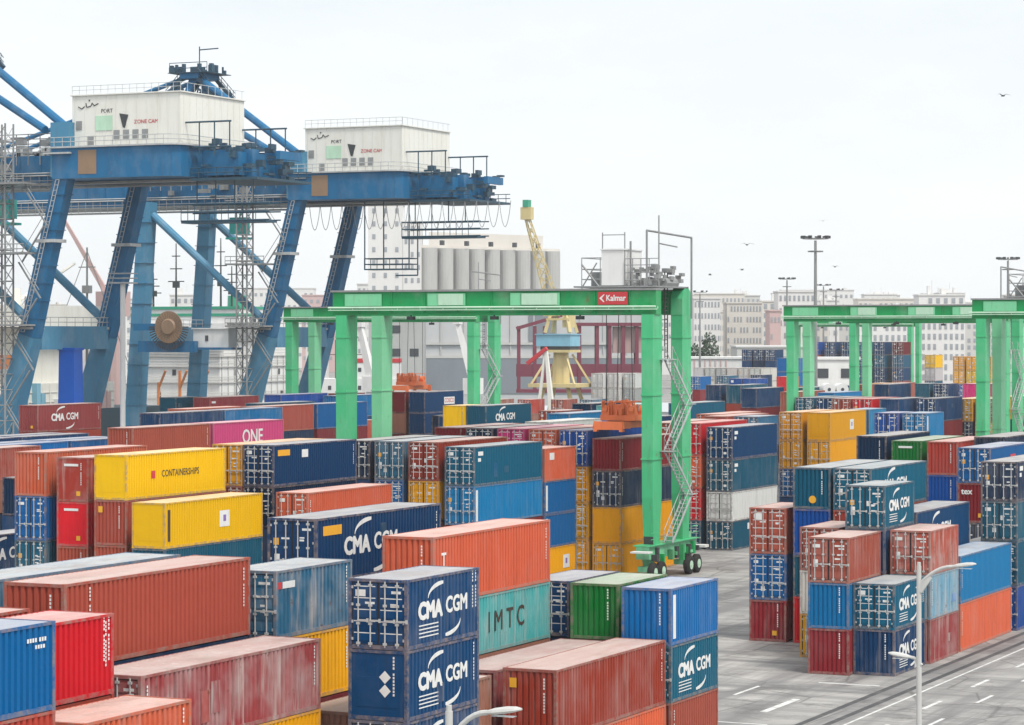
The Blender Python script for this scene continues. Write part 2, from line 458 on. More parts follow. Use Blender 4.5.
def door_mesh(L, H, s, v):
    def f():
        mb = MB(); y = -L/2+0.05; a = W/2-0.14
        x0, x1 = (0.012, a) if s > 0 else (-a, -0.012)
        z0, z1 = 0.175, H-0.125
        mb.box(x0, x1, y, y+0.05, z0, z1)
        # pressed panels between the bars
        n = 5; hh = (z1-z0-0.16)/n
        for i in range(n):
            za = z0+0.08+i*hh
            mb.box(x0+0.07, x1-0.07, y-0.022, y, za+hh*0.14, za+hh*0.86)
        # rubber seal all round
        for r in ((x0, x0+0.03, z0, z1), (x1-0.03, x1, z0, z1), (x0+0.031, x1-0.031, z0, z0+0.03), (x0+0.031, x1-0.031, z1-0.03, z1)):
            mb.box(r[0], r[1], y-0.012, y-0.001, r[2], r[3], 1)
        # hinges
        for k in range(4):
            zz = z0+0.2+k*(z1-z0-0.4)/3; hx = x1 if s > 0 else x0
            mb.box(hx-0.06, hx+0.06, y-0.03, y-0.013, zz-0.05, zz+0.05, 2)
        # markings painted on the door
        rr = random.Random(v*7+s)
        def mark(xa, xb, za, zb, mi=3): mb.box(max(xa, x0+.05), min(xb, x1-.05), y-0.026, y-0.0235, za, zb, mi)
        if s > 0:
            w = rr.uniform(.35, .62); mark(x1-.14-w, x1-.14, z1-.40, z1-.30)
            if v % 2: mark(x1-.14-w*.6, x1-.14, z1-.55, z1-.47)
            for k in range(rr.randint(2, 5)):
                w = rr.uniform(.18, .42); zz = z1-rr.uniform(.7, 1.0)-k*rr.uniform(.14, .2); xs = x0+rr.choice((.36, .50))
                mark(xs, xs+w, zz, zz+rr.uniform(.05, .09))
            if v % 4 == 1: mark(x0+.38, x0+.66, z0+.3, z0+.5)
            if v % 5 == 2: mark(x0+.08, x0+.26, z0+1.2, z0+1.5)
        else:
            r = rr.random()
            if r < .5: mark(x0+.15, x0+rr.uniform(.4,.6), z1-rr.uniform(.45,.55), z1-.28)
            if r > .35: mark(x0+.2, x0+.46, z0+rr.uniform(.6,1.0), z0+1.15)
            if v % 3 == 1: mark(x0+.15, x0+.42, z1-1.05, z1-.75, 4)
            if v % 4 == 2: mark(x0+.62, x0+.88, z0+.4, z0+.7)
            if v % 5 == 0: mark(x0+.55, x1-.12, z1-.8, z1-.72)
        if v % 3 == 0:                              # white bars painted in as highlights along the door ribs
            for i in range(n):
                za = z0+0.08+i*hh; mark(x0+.09, x1-.09, za+hh*.78, za+hh*.86)
        return mb.mesh('door', ['paint', 'gasket', 'rod', 'white_mark', 'amber_mark'])
    return cached(('door', L, H, s, v), f)
def bar_mesh(H):
    def f():
        mb = MB()
        mb.tube((0,0,0.10), (0,0,H-0.09), 0.03, 6)
        for z in (0.22, 0.95, 1.62, H-0.24):
            mb.box(-0.07, 0.07, -0.035, 0.035, z-0.045, z+0.045)
        mb.box(-0.02, 0.42, -0.05, -0.02, 1.04, 1.10)
        mb.box(0.36, 0.44, -0.055, -0.015, 1.0, 1.14)
        return mb.mesh('lock_rod', ['rod'])
    return cached(('bar', H), f)
def code_mesh(mat='white_mark'):
    def f():
        mb = MB(); rr = random.Random(3)
        for k in range(11):
            z = 0.9 - k*0.125 - (0.1 if k > 3 else 0)
            mb.box(-0.034, 0.034, -0.003, 0, z-0.043, z+0.043)
        return mb.mesh('marking', [mat])
    return cached(('code', mat), f)
def row_mesh():
    def f():
        mb = MB()
        for k in range(7):
            x = -0.5 + k*0.13 + (0.08 if k > 3 else 0)
            mb.box(x, x+0.09, -0.003, 0, -0.06, 0.06)
        for k in range(4): mb.box(-0.1+k*0.13, -0.01+k*0.13, -0.003, 0, -0.26, -0.15)
        return mb.mesh('marking', ['white_mark'])
    return cached('row', f)
def plate_mesh(w, h, mat):
    def f():
        mb = MB(); mb.box(-w/2, w/2, -0.004, 0, -h/2, h/2)
        return mb.mesh('sticker', [mat])
    return cached(('plate', w, h, mat), f)
def swoosh_mesh():
    # a tapering arc, drawn in the x-z plane and thin in y
    def f():
        mb = MB(); n = 14; lo, hi = [], []
        for i in range(n+1):
            t = i/n; a = R(88*t)
            x, z = 1.3*(1-math.cos(a)), 0.5*math.sin(a)
            th = 0.012 + 0.075*(math.sin(math.pi*min(1.0, t*0.75+0.1)))*(0.3+t)
            nx, nz = -math.cos(a)*0.5, math.sin(a)*1.3
            k = math.hypot(nx, nz); nx, nz = nx/k, nz/k
            hi.append((x+nx*th, z+nz*th)); lo.append((x-nx*th, z-nz*th))
        for i in range(n):
            mb.quad([(hi[i][0],-0.003,hi[i][1]),(hi[i+1][0],-0.003,hi[i+1][1]),(lo[i+1][0],-0.003,lo[i+1][1]),(lo[i][0],-0.003,lo[i][1])])
        return mb.mesh('swoosh', ['white_mark'])
    return cached('swoosh', f)
def lettering(body, size, mat, bold=0.0, sx=1.0):
    def f():
        me = text_mesh('lettering', body, size, mat, bold, sx)
        me.transform(Matrix.Rotation(R(90), 4, 'X'))        # stands up, faces -Y
        return me
    return cached(('txt', body, size, mat, bold, sx), f)

COL = dict(
 navy=(.001,.052,.155), dark=(.001,.024,.070), blue=(.001,.135,.40), cobalt=(.001,.075,.35), teal=(.001,.105,.185), cyan=(.005,.25,.50), turq=(.085,.45,.46),
 maroon=(.19,.014,.020), brown=(.42,.082,.050), rust=(.34,.043,.022), orange=(.70,.128,.055), salmon=(.42,.088,.058), red=(.74,.012,.024), brick=(.46,.054,.034),
 yellow=(.92,.53,.002), amber=(.92,.40,.004), magenta=(.74,.04,.22), pink=(.78,.09,.28), green=(.002,.20,.032), white=(.70,.69,.65), grey=(.45,.46,.45),
 steel=(.030,.15,.27), lblue=(.20,.42,.56), sky=(.001,.19,.44), wine=(.26,.018,.026), plum=(.36,.060,.062), tan=(.36,.15,.10), black=(.02,.03,.045))

def on_side(me, name, par, L, y, z, off=0.004):
    # meshes drawn facing -Y are turned to the +X side
    o = link(name, me, par, (W/2-0.022+off, y, z), R(90))
    return o
def on_end(me, name, par, L, x, z, off=0.006):
    return link(name, me, par, (x, -L/2+0.012-off, z))
def decals(root, L, H, codes, col):
    for c in codes:
        if c == 'cma':
            k = 1.0 if L < 7 else 1.25
            yc = 0.0 if L < 7 else -0.9
            on_side(lettering('CMA', 0.86*k, 'white_mark', 0.06, 1.05), 'lettering', root, L, yc-1.12*k, H*0.51)
            on_side(lettering('CGM', 0.84*k, 'white_mark', 0.034, 1.0), 'lettering', root, L, yc+1.1*k, H*0.53)
            o = on_side(swoosh_mesh(), 'swoosh', root, L, yc-1.3*k, H*0.69); o.scale = (k, k, k)
            o = on_side(swoosh_mesh(), 'swoosh', root, L, yc+1.4*k, H*0.31); o.scale = (-k, 1, -k)
            if L < 7:
                for j in range(4): on_side(plate_mesh(1.6, 0.045, 'white_mark'), 'marking', root, L, -1.25, 0.82-0.14*j, 0.003)
        elif c == 'ccode': on_side(code_mesh(), 'marking', root, L, L/2-0.55, H*0.62); on_side(code_mesh(), 'marking', root, L, L/2-0.28, H*0.62)
        elif c == 'code': on_side(code_mesh(), 'marking', root, L, -L/2+0.42, H*0.5)
        elif c == 'rcode': on_side(code_mesh(), 'marking', root, L, L/2-0.45, H*0.55)
        elif c == 'ecode': on_end(code_mesh(), 'marking', root, L, 0.66, H*0.55)
        elif c == 'dots': on_side(row_mesh(), 'marking', root, L, L/2-0.9, H*0.82)
        elif c == 'logo': on_side(plate_mesh(0.95, 0.26, 'white_mark'), 'marking', root, L, -L/2+1.0, H*0.78); on_side(plate_mesh(0.3, 0.26, 'red_mark'), 'sticker', root, L, -L/2+0.33, H*0.78)
        elif c == 'wlogo': on_side(plate_mesh(0.85, 0.3, 'white_mark'), 'marking', root, L, -L/2+1.1, H*0.82); on_side(plate_mesh(0.5, 0.26, 'white_mark'), 'marking', root, L, -L/2+0.9, H*0.66)
        elif c == 'esq': on_end(plate_mesh(0.3, 0.3, 'amber_mark'), 'sticker', root, L, 0.45, 0.55)
        elif c == 'esqt': on_end(plate_mesh(0.32, 0.4, 'amber_mark'), 'sticker', root, L, -0.75, H-0.6)
        elif c == 'etxt': on_end(plate_mesh(1.1, 0.16, 'white_mark'), 'marking', root, L, -0.1, H-0.5)
        elif c == 'eplate': on_end(plate_mesh(0.5, 0.42, 'white_mark'), 'sticker', root, L, -0.62, H-0.55)
        elif c == 'imtc': on_side(lettering('I M T C', 1.3, 'dark_mark', 0.02, 0.95), 'lettering', root, L, 1.3, H*0.5)
        elif c == 'cship':
            on_side(lettering('CONTAINERSHIPS', 0.62, 'dark_mark', 0.008, 0.92), 'lettering', root, L, 0.4, H*0.52)
            on_side(plate_mesh(0.45, 0.5, 'red_mark'), 'emblem', root, L, -2.9, H*0.52)
        elif c == 'one': on_side(lettering('ONE', 1.7, 'white_mark', 0.035, 1.0), 'lettering', root, L, 0.6, H*0.52)
        elif c == 'tex': on_end(lettering('tex', 0.62, 'white_mark', 0.02, 1.0), 'lettering', root, L, -0.55, H-0.62)
        elif c == 'cosco':
            on_side(plate_mesh(3.3, 1.0, 'white_mark'), 'sticker', root, L, 1.6, H*0.55)
            on_side(lettering('COSCO', 0.85, 'red_mark', 0.012, 1.0), 'lettering', root, L, 1.6, H*0.55, 0.010)
        elif c == 'square': 
            on_side(plate_mesh(1.25, 1.05, 'white_mark'), 'sticker', root, L, 1.2, H*0.52)
            on_side(plate_mesh(0.34, 0.42, 'emblem_violet'), 'emblem', root, L, 1.2, H*0.53, 0.010)
        elif c == 'vdark': on_side(plate_mesh(0.28, 2.0, 'dark_mark'), 'marking', root, L, -L/2+0.55, H*0.5)
        elif c == 'round':
            def f():
                mb = MB(); mb.tube((0,0,0), (0,-0.004,0), 0.55, 20); return mb.mesh('emblem', ['white_mark'])
            on_side(cached('roundel', f), 'emblem', root, L, 0.9, H*0.5)
        elif c == 'whit':
            on_side(plate_mesh(0.9, 0.55, 'white_mark'), 'sticker', root, L, -1.6, H*0.75)
        elif c == 'amberp':
            on_side(plate_mesh(1.7, 0.42, 'amber_mark'), 'sticker', root, L, -L/2+1.5, H*0.80)
        elif c == 'redp': on_side(plate_mesh(1.5, 0.7, 'red_mark'), 'sticker', root, L, 0.5, H*0.6)
        elif c == 'vbar': on_side(plate_mesh(0.34, H-0.6, 'white_mark'), 'marking', root, L, -L/2+0.45, H*0.5)
        elif c == 'hazard':
            for j in range(2):
                o = on_end(plate_mesh(0.34, 0.34, 'white_mark'), 'sticker', root, L, 0.3, H*0.62-0.5*j); o.rotation_euler = (0, R(45), 0)
        elif c == 'gcircle':
            def f2():
                mb = MB(); mb.tube((0,0,0), (0,-0.004,0), 0.24, 16); return mb.mesh('sticker', ['amber_mark'])
            on_end(cached('edot', f2), 'sticker', root, L, 0.05, 0.6)
        elif c == 't_i':
            on_side(lettering('T', 0.95, 'white_mark', 0.02, 0.8), 'lettering', root, L, -L/2+1.05, H*0.62)
        elif c == 'tec': 
            for j, ch in enumerate('TEXT'[:0]): pass
            on_side(code_mesh(), 'marking', root, L, -L/2+1.55, H*0.60)

GROUP = 'shipping containers stacked in the yard'
def container(X, Y0, z, L, H, colour, end, label, codes=(), wear=0.3, group=GROUP):
    """X: right edge, Y0: near end, z: underside."""
    root = thing('shipping_container', label, 'shipping container', (X-W/2, Y0+L/2, z), 0.0, group)
    col = COL[colour]
    j = rnd.uniform(0.80, 1.10)
    col = tuple(min(0.93, c*j*rnd.uniform(0.96, 1.04)) for c in col) + (max(0.0, min(1.0, wear + rnd.uniform(-.10, .25))),)
    link('side_wall', side_mesh(L, H), root, color=col)
    link('side_wall', side_mesh(L, H), root, rz=R(180), color=col)
    link('roof_panel', roof_mesh(L, H), root, color=col)
    link('frame', frame_mesh(L, H), root, color=col)
    v = rnd.randrange(14)
    near_rz = 0.0
    for kind, rz in ((end, 0.0), ('B' if end == 'D' else 'D', R(180))):
        if kind == 'D':
            for s in (-1, 1):
                d = link('door', door_mesh(L, H, s, v), root, rz=rz, color=col)
                for x in ((0.30, 0.80) if s > 0 else (-0.80, -0.30)):
                    link('lock_rod', bar_mesh(H), d, (x, -L/2-0.0, 0))
        elif kind == 'P': link('end_panel', panel_mesh(L, H), root, rz=rz, color=col)
        else: link('end_wall', end_mesh(L, H), root, rz=rz, color=col)
    # welded-on repair plates in a slightly different coat
    if rnd.random() < wear*0.55:
        for k in range(1 if rnd.random() < .7 else 2):
            w, h = rnd.choice(((0.58, 0.7), (0.87, 0.5), (0.58, 1.1)))
            c2 = tuple(min(.93, c*rnd.choice((0.80, 0.88, 1.10))) for c in col[:3]) + (min(1, wear+.25),)
            link('repair_plate', plate_mesh(w, h, 'paint'), root, (W/2-0.022+0.003, rnd.uniform(-L*.38, L*.38), rnd.uniform(.65, H-.8)), R(90), c2)
    decals(root, L, H, codes, col)
    return root
FILL = ['dark', 'maroon', 'rust', 'dark', 'navy', 'wine', 'tan']
for k in set(FILL): flat('mass_' + k, COL[k], 0.55, 0.4, 1.0)
MASS_MATS = sorted(set(FILL))
MASS = MB()
def stack(X, Y0, L, boxes):
    """boxes from the top down: (height, colour, near end, label, codes, wear)"""
    z = sum(b[0] for b in boxes)
    for b in boxes:
        h, colour, end, label = b[:4]
        z -= h
        zz = max(z, 0.0)
        if label is None:          # shut inside the stack
            mass_box(X, Y0, zz, L, h)
            continue
        container(X, Y0, zz, L, h, colour, end, label, b[4].split() if len(b) > 4 else (), b[5] if len(b) > 5 else 0.3)
def mass_box(X, Y0, z, L, h):
    mi = MASS_MATS.index(rnd.choice(FILL))
    MASS.box(X-W+.03, X-.03, Y0+.04, Y0+L-.04, z+.09, z+h-.03, mi)
    for x in (X-W+.002, X-.122):
        for y in (Y0+.002, Y0+L-.132):
            MASS.box(x, x+.12, y, y+.13, z+.002, z+h-.002, mi)
    n = int(L/0.56)
    for k in range(n):
        y = Y0+.3+k*(L-.6)/n
        MASS.box(X-.032, X-.012, y, y+.22, z+.2, z+h-.12, mi)
    for k in range(4):
        x = X-W+.28+k*.52
        MASS.box(x, x+.22, Y0+.012, Y0+.042, z+.2, z+h-.12, mi)
def hid(*hs): return [(h, None, 'B', None) for h in hs]
# ------------------------------------------------------------------ the yard nearest the camera
stack(-45.1, 59.7, L20, [(S,'blue','B','bright blue container with pale dots by its top edge, in front of the red one','dots',.15),
  (S,'brick','B','brick red container carrying the bright blue one with pale dots'), *hid(HC,HC)])
stack(-48.0, 67.2, L20, [(S,'red','B','bright red container squeezed behind the blue box with pale dots','rcode ccode',.1), *hid(S,S,S)])
stack(-51.3, 67.3, L20, [(S,'brick','B','rusty red container of which only a roof strip shows behind the blue box'), *hid(S,S,S)])
stack(-45.1, 67.2, L20, [(S,'orange','B','faded orange-red container with a pink roof, low beside the bright red box','rcode',.45), *hid(S,S)])
stack(-51.3, 75.3, L40, [(HC,'brown','B','long clean brown container lying beside the pale blue roof','rcode tec ecode',.08), *hid(HC,S,S)])
stack(-54.35, 75.3, L40, [(HC,'steel','B','long container with a dusty pale blue roof behind the clean brown one','',.6), *hid(HC,S,S)])
stack(-48.3, 75.3, L40, [(S,'plum','D','long weathered maroon container with streaked peeling sides','code rcode',.95),
  (S,'amber','B','orange container just showing under the weathered maroon one'), *hid(HC)])
stack(-50.83, 88.6, L20, [(S,'steel','D','worn grey-blue container standing on a yellow one','logo rcode',.95),
  (S,'amber','B','yellow container under the worn grey-blue one','rcode',.35), *hid(S,S)])
stack(-47.75, 88.9, L40, [(S,'tan','B','low brown container with a tan roof at the foot of the yellow one','',.6), *hid(S)])
stack(-44.67, 87.4, L20, [(S,'navy','D','navy container with white lettering and door rods, topmost of the tall navy pair','cma ccode',.35),
  (S,'navy','P','navy container with white lettering and two diamond stickers on a smooth end','cma rcode hazard ecode',.35),
  (S,'navy','D','third navy container down, below the one with diamond stickers','cma',.35), *hid(S)])
stack(-51.2, 102.6, L40, [(HC,'orange','B','long orange container resting on a turquoise one','rcode ecode t_i',.25),
  (S,'turq','B','stained turquoise container with four black capital letters','imtc',.8), *hid(S,S)])
stack(-48.2, 102.5, L40, [(S,'plum','B','dull brown container with a tan roof, next to the long red-brown one','ecode',.6), *hid(S)])
stack(-44.95, 101.4, L40, [(HC,'rust','B','long red-brown container low in front of the green and blue ones','ecode esqt rcode',.35),
  (S,'orange','B','orange-red container under the long red-brown one'),])
stack(-44.77, 113.8, L20, [(S,'blue','B','mid blue container with a white roof on top of a teal lettered one','vbar ecode',.3),
  (S,'teal','D','teal container with white lettering between a blue and a salmon one','cma',.4),
  (S,'salmon','B','salmon container at the bottom under the teal lettered one','code',.4)])
stack(-47.75, 114.8, L20, [(S,'green','B','dark green container between two blue ones, behind the red-brown roof','ecode',.3), *hid(S,S)])
stack(-50.45, 115.3, L20, [(S,'navy','D','navy container with a white roof beside the dark green one','',.3), *hid(S,S)])
stack(-56.92, 102.7, L40, [(HC,'navy','D','long navy container with huge white letters and an orange number panel','cma rcode amberp',.3), *hid(HC,HC,S)])

# ------------------------------------------------------------------ the block under the nearer green gantry
stack(-94.4, 145.5, L40, [(HC,'yellow','P','yellow container with dark lettering along its long side','cship',.03),
  (HC,'brown','B','red-brown ribbed container under the yellow one with dark lettering','ecode esqt',.2),
  (HC,'brown','B','red-brown container at roof height, third down below the lettered yellow one'), *hid(HC)])
stack(-90.8, 144.3, L40, [(HC,'yellow','P','yellow container with a white square emblem on its side','square vdark',.03),
  (HC,'teal','B','dark teal container under the yellow one with the white square'), *hid(HC)])
stack(-98.3, 147, L40, [(HC,'brick','P','dull red container with an orange sticker, left of the lettered yellow one','etxt esq ecode',.5),
  (HC,'red','P','bright red container with an orange sticker, below the dull red one','etxt esq',.1),
  (HC,'brown','B','brown ribbed container below the bright red one','ecode'), *hid(S)])
stack(-101.6, 147, L40, [(HC,'orange','B','orange ribbed container end on top of a light blue doored one','ecode',.35),
  (HC,'blue','D','light blue doored container under the orange ribbed one','',.3),
  (HC,'teal','D','dark teal doored container under the light blue doored one','',.3), *hid(HC)])
stack(-110, 149.4, L40, [(HC,'navy','B','navy container with white letters cut off by the frame, low behind the blue doors','cma',.3), *hid(S)])
stack(-119, 170, L20, [(HC,'dark','B','dark navy container end peeping out beside the orange ribbed one','',.3), *hid(HC,S)])
stack(-125, 168, L40, [(S,'salmon','B','salmon container at the frame edge above the dark navy end','',.5), *hid(S,S,S)])
stack(-93.5, 162.6, L40, [(HC,'navy','D','long navy container with an orange panel, above an orange container','amberp whit rcode',.15),
  (HC,'dark','D','navy container tucked under the long navy one with the orange panel','',.3), *hid(HC,HC)])
stack(-96.0, 162.6, L40, [(HC,'amber','D','amber doored container in shade behind the lettered yellow one','',.3),
  (HC,'brown','D','brown doored container under the shaded amber doors','',.3), *hid(HC,HC)])
stack(-88.0, 157.6, L40, [(HC,'orange','D','long orange container with white door rods lying behind the huge lettered navy one','code',.25), *hid(HC,HC)])
stack(-85.8, 178.7, L40, [(HC,'teal','D','blue-teal container with grey doors resting on a sky blue one','wlogo',.2),
  (HC,'sky','D','sky blue container with a white corner bar under the blue-teal one','vbar',.15), *hid(S,S)])
stack(-88.8, 178.7, L40, [(HC,'rust','D','rust red doors with white marks between two blue doored stacks','',.2),
  (HC,'amber','D','yellow doors under the rust red doors with white marks','',.1), *hid(HC,S)])
stack(-91.8, 179.0, L40, [(HC,'steel','D','grey-blue doors with a white plate, left of the rust red doors','',.4),
  (HC,'blue','D','blue doors below the grey-blue doors with a white plate','',.3), *hid(HC,S)])
stack(-94.8, 179.3, L40, [(HC,'dark','D','dark navy doors at the far end of the long navy container','',.3), *hid(HC,HC,S)])
stack(-85.8, 191.3, L20, [(S,'orange','P','short orange container with a white plate, standing on two cobalt ones','whit',.25),
  (S,'blue','P','upper of two cobalt containers under the short orange one','vbar',.1),
  (S,'blue','P','lower of two cobalt containers under the short orange one','vbar',.1),
  (S,'amber','B','yellow container at the bottom under the two cobalt ones','square',.1)])
stack(-85.0, 197.8, L40, [(HC,'cobalt','D','cobalt doors with a white plate on top of a column of yellow doors','',.2),
  (HC,'amber','D','yellow doors just under the cobalt doors with a white plate','',.1),
  (HC,'amber','D','second yellow doors below the cobalt doors','',.2), (HC,'amber','D','dull yellow doors at the bottom of the cobalt topped column','',.6)])
stack(-88.0, 198.5, L40, [(HC,'orange','D','coral doors left of the cobalt doors with a white plate','',.2), *hid(HC,HC,HC)])
stack(-91.0, 198.9, L40, [(HC,'magenta','D','magenta container end between coral doors and navy doors','',.1), *hid(HC,HC,HC)])
stack(-94.0, 199.2, L40, [(HC,'dark','D','navy doors left of the magenta container end','',.2), *hid(HC,HC,HC)])
stack(-97.0, 199.5, L40, [(HC,'wine','B','dark red container under the small yellow container end','',.3), *hid(HC,HC,HC)])
stack(-82.2, 198, L40, [(S,'wine','B','maroon ribbed container on top of a navy and two yellow ones','code',.2),
  (HC,'dark','D','dark navy doored container between a maroon and a yellow one','code',.3),
  (HC,'amber','P','yellow container with a white round emblem beside the gantry leg','round code',.05),
  (S,'amber','D','yellow doored container on the ground behind the gantry wheels','code',.25)])
stack(-86.1, 226, L40, [(HC,'red','D','red doors with an orange sticker on top of the red column behind the gantry','',.2),
  (HC,'orange','D','orange-red doors second from top in the red column behind the gantry','',.3),
  (HC,'red','D','crimson doors third from top in the red column behind the gantry','',.2), (S,'teal','D','teal doors at the foot of the red column','',.3)])
stack(-83.1, 226, L40, [(HC,'navy','D','navy container with white rods, topmost of the four by the crossing lane','wlogo',.15),
  (HC,'teal','D','teal container second from top of the four by the crossing lane','wlogo',.2),
  (S,'white','D','pale grey container in the four high pile by the crossing lane','',.3),
  (S,'teal','D','blue-green container on the ground under the pale grey one','whit',.3)])
stack(-89.1, 226.3, L40, [(HC,'salmon','D','salmon container seen between the right legs of the gantry','',.4), *hid(HC,HC,S)])
stack(-88.8, 262, L40, [(HC,'amber','D','yellow doors on top of the left yellow column, over yellow doors','',.1), (HC,'amber','D','yellow doors second down in the left yellow column','',.15),
  (HC,'blue','D','blue doors under two sets of yellow doors','',.3), *hid(S)])
stack(-85.8, 262, L40, [(HC,'amber','P','long yellow container with a smooth end and small white plate','square',.05), (HC,'amber','D','yellow doored container under the long yellow one with the white plate','',.1),
  *hid(HC,S)])

# ------------------------------------------------------------------ the block on the right
stack(-46.8, 146.3, L20, [(S,'salmon','D','pinkish red container with white door rods on a blue and a maroon one','',.35),
  (S,'sky','B','blue ribbed container between a pinkish red and a maroon one','ecode',.25),
  (S,'wine','B','maroon ribbed container on the ground beside the lettered navy one','ecode',.45)])
stack(-44.33, 147.0, L20, [(S,'teal','D','teal container with white lettering and door rods, in front of the lamp post','cma ccode',.3),
  (S,'navy','B','blue ribbed container with white lettering on the ground by the lamp post','cma ecode',.3)])
stack(-44.1, 153.4, L20, [(S,'salmon','D','rust streaked red container with white door bars on a peeling pale blue one','',.8),
  (S,'lblue','B','peeling pale blue container under the rust streaked red one','code',.95),
  (S,'plum','B','rusting maroon container at the bottom under the peeling pale blue one','',.9)])
stack(-44.15, 160.1, L40, [(HC,'sky','B','long blue container lying on a long orange one beside the road','code',.1),
  (HC,'orange','B','long orange container with rusty scars on the ground beside the road','code',.4)])
stack(-43.9, 172.9, L40, [(S,'dark','D','dark doored container with a teal side, highest at the right frame edge','wlogo',.3),
  (S,'teal','D','dark doored teal container second down at the right frame edge','whit',.3),
  (HC,'teal','D','teal container third down at the right frame edge','whit',.4), (HC,'cobalt','D','cobalt container on the ground at the right frame edge','',.3)])
stack(-46.8, 153.2, L20, [(S,'teal','D','short teal container with a lettered side, in front of the longer lettered one','cma',.3),
  (S,'navy','B','navy container under the short teal one with a lettered side','',.3), *hid(S,S)])
stack(-46.9, 160.1, L40, [(HC,'navy','B','long navy lettered container lying behind the rust streaked red one','cma',.25), *hid(HC,S)])
stack(-49.75, 153.6, L20, [(S,'salmon','D','salmon doors showing past the pinkish red container','',.35), (S,'white','B','sliver of a white container above a yellow one','',.2),
  (S,'amber','D','sliver of a yellow container on the ground beside the blue and maroon ones','',.3)])
stack(-49.85, 160.3, L40, [(S,'teal','D','long teal lettered container with white door bars, next to the plain teal end','cma',.25),
  (HC,'brick','D','orange-red container glimpsed under the long teal lettered one','',.3), *hid(HC,S)])
stack(-52.5, 160.4, L40, [(S,'teal','B','teal container end with a round yellow-green sticker','gcircle ecode',.15), (HC,'cobalt','B','cobalt ribbed container under the teal end with the round sticker','',.2),
  (S,'teal','B','teal container third down under the round sticker','',.3), (HC,'red','B','red container end on the ground behind the yellow sliver','',.2)])
stack(-55.4, 160.4, L20, [(HC,'salmon','D','salmon doored container with a white and an orange plate','eplate',.3), (HC,'blue','D','bright blue doors between a salmon and a maroon container','',.25),
  (S,'wine','B','maroon ribbed container on the ground beside the crossing lane','ecode esq',.3)])
stack(-56.2, 203, L40, [(S,'brick','B','orange-brown ribbed container end on a cobalt one','ecode',.3), (HC,'cobalt','B','plain cobalt container under the orange-brown ribbed one','ecode',.1), *hid(HC,S)])
stack(-59.2, 203.5, L40, [(S,'green','B','leaf green container with white marks between navy and orange-brown ends','etxt',.2), *hid(HC,HC,S)])
stack(-62.2, 204, L40, [(HC,'dark','B','dark navy container end left of the leaf green one','ecode',.2), *hid(HC,HC,S)])
stack(-51.0, 193, L40, [(S,'blue','D','blue doored container with white bars and a red patch on its side','redp',.2), (HC,'wine','B','dark red container with white lower case letters on its end','tex esq',.2),
  (HC,'dark','D','dark navy doors under the dark red lettered end','',.3), *hid(S)])
stack(-53.3, 206, L40, [(HC,'dark','B','navy container behind the blue one with the red patch','',.3), *hid(HC,HC,S)])
stack(-47.0, 173.2, L40, [(S,'dark','B','low navy container between the lettered navy one and the dark doors','',.3), *hid(S)])

# ------------------------------------------------------------------ rows further off
# the block beyond the near gantry, towards the quay
stack(-121, 187.4, L40, [(HC,'salmon','B','long salmon container whose far end meets the pink lettered one','ecode rcode',.3), *hid(HC,HC,HC)])
stack(-121, 200.1, L40, [(HC,'pink','B','pink container with large white letters','one',.05), *hid(HC,HC,HC)])
stack(-168, 241.6, L40, [(HC,'plum','B','maroon container with white lettering and arcs, alone above blue roofs','cma rcode esq',.15), *hid(HC,HC,HC)])
for x, z, txt in ((-165, (HC,HC,HC), 'navy container nearest under the maroon lettered one'), (-162, (HC,HC,HC), 'second navy container below the maroon lettered one'),
                  (-159, (HC,HC,S), 'third blue container below the maroon lettered one'), (-156, (HC,HC,S), 'lowest blue container before the orange ribbed end')):
    for y, e in ((217.5, ', its near half'), (230.2, ', its far half')):
        stack(x, y, L40, [(z[0], 'navy' if x < -160 else 'blue', 'B', txt + e), *hid(*z[1:])])
stack(-156, 269, L40, [(HC,'teal','B','teal container with small white lettering behind the pink one','cma rcode',.15), (HC,'teal','B','teal container directly under the small lettered teal one','cma',.2), *hid(HC,S)])
stack(-155, 283.5, L40, [(HC,'salmon','B','salmon container just left of the gantry leg','',.35), *hid(HC,HC)])
stack(-146.5, 231.9, L40, [(HC,'navy','B','dark blue container with a white roof behind the long salmon one'), *hid(HC,HC,S)])
stack(-146.5, 244.6, L40, [(HC,'sky','B','bright blue container in line behind the long salmon one'), *hid(HC,HC,S)])
stack(-152, 246, L40, [(HC,'orange','B','small orange-red roofline behind the bright blue container'), *hid(HC,HC,S)])
stack(-149.5, 257, L40, [(HC,'salmon','B','dusty red container over the pink one, beside a blue roof','logo',.4), *hid(HC,HC,S)])
stack(-149.5, 270, L40, [(HC,'blue','B','blue container over the right half of the pink one'), *hid(HC,HC,S)])
stack(-180.2, 289, L20, [(HC,'teal','P','small teal container end beside the far maroon container'), *hid(HC,HC,S)])
stack(-176.5, 291, L40, [(HC,'plum','B','far maroon container with a white logo and long grey roof','logo',.2), *hid(HC,HC,S)])
stack(-169.1, 296, L40, [(HC,'cobalt','B','long cobalt container beyond the teal small lettered one'), *hid(HC,HC,HC)])
stack(-166.2, 306, L40, [(HC,'sky','B','bright sky blue container behind the near gantry leg'), *hid(HC,HC,S)])
stack(-172, 318, L20, [(HC,'plum','B','maroon container end between the two left gantry legs'), *hid(HC,HC,S)])
stack(-168.9, 329.9, L40, [(HC,'maroon','P','brick red container end left of the navy one with the red lettered plate'), *hid(HC,HC,S)])
stack(-165.9, 329.8, L40, [(HC,'navy','B','navy container with a red lettered white plate under the orange spreader','cosco',.15), (HC,'navy','B','navy container carrying the one with the red lettered plate'), *hid(HC,S)])
stack(-158.5, 322, L40, [(HC,'dark','B','dark teal container with a swoosh between the left gantry legs','cma'), *hid(HC,S)])
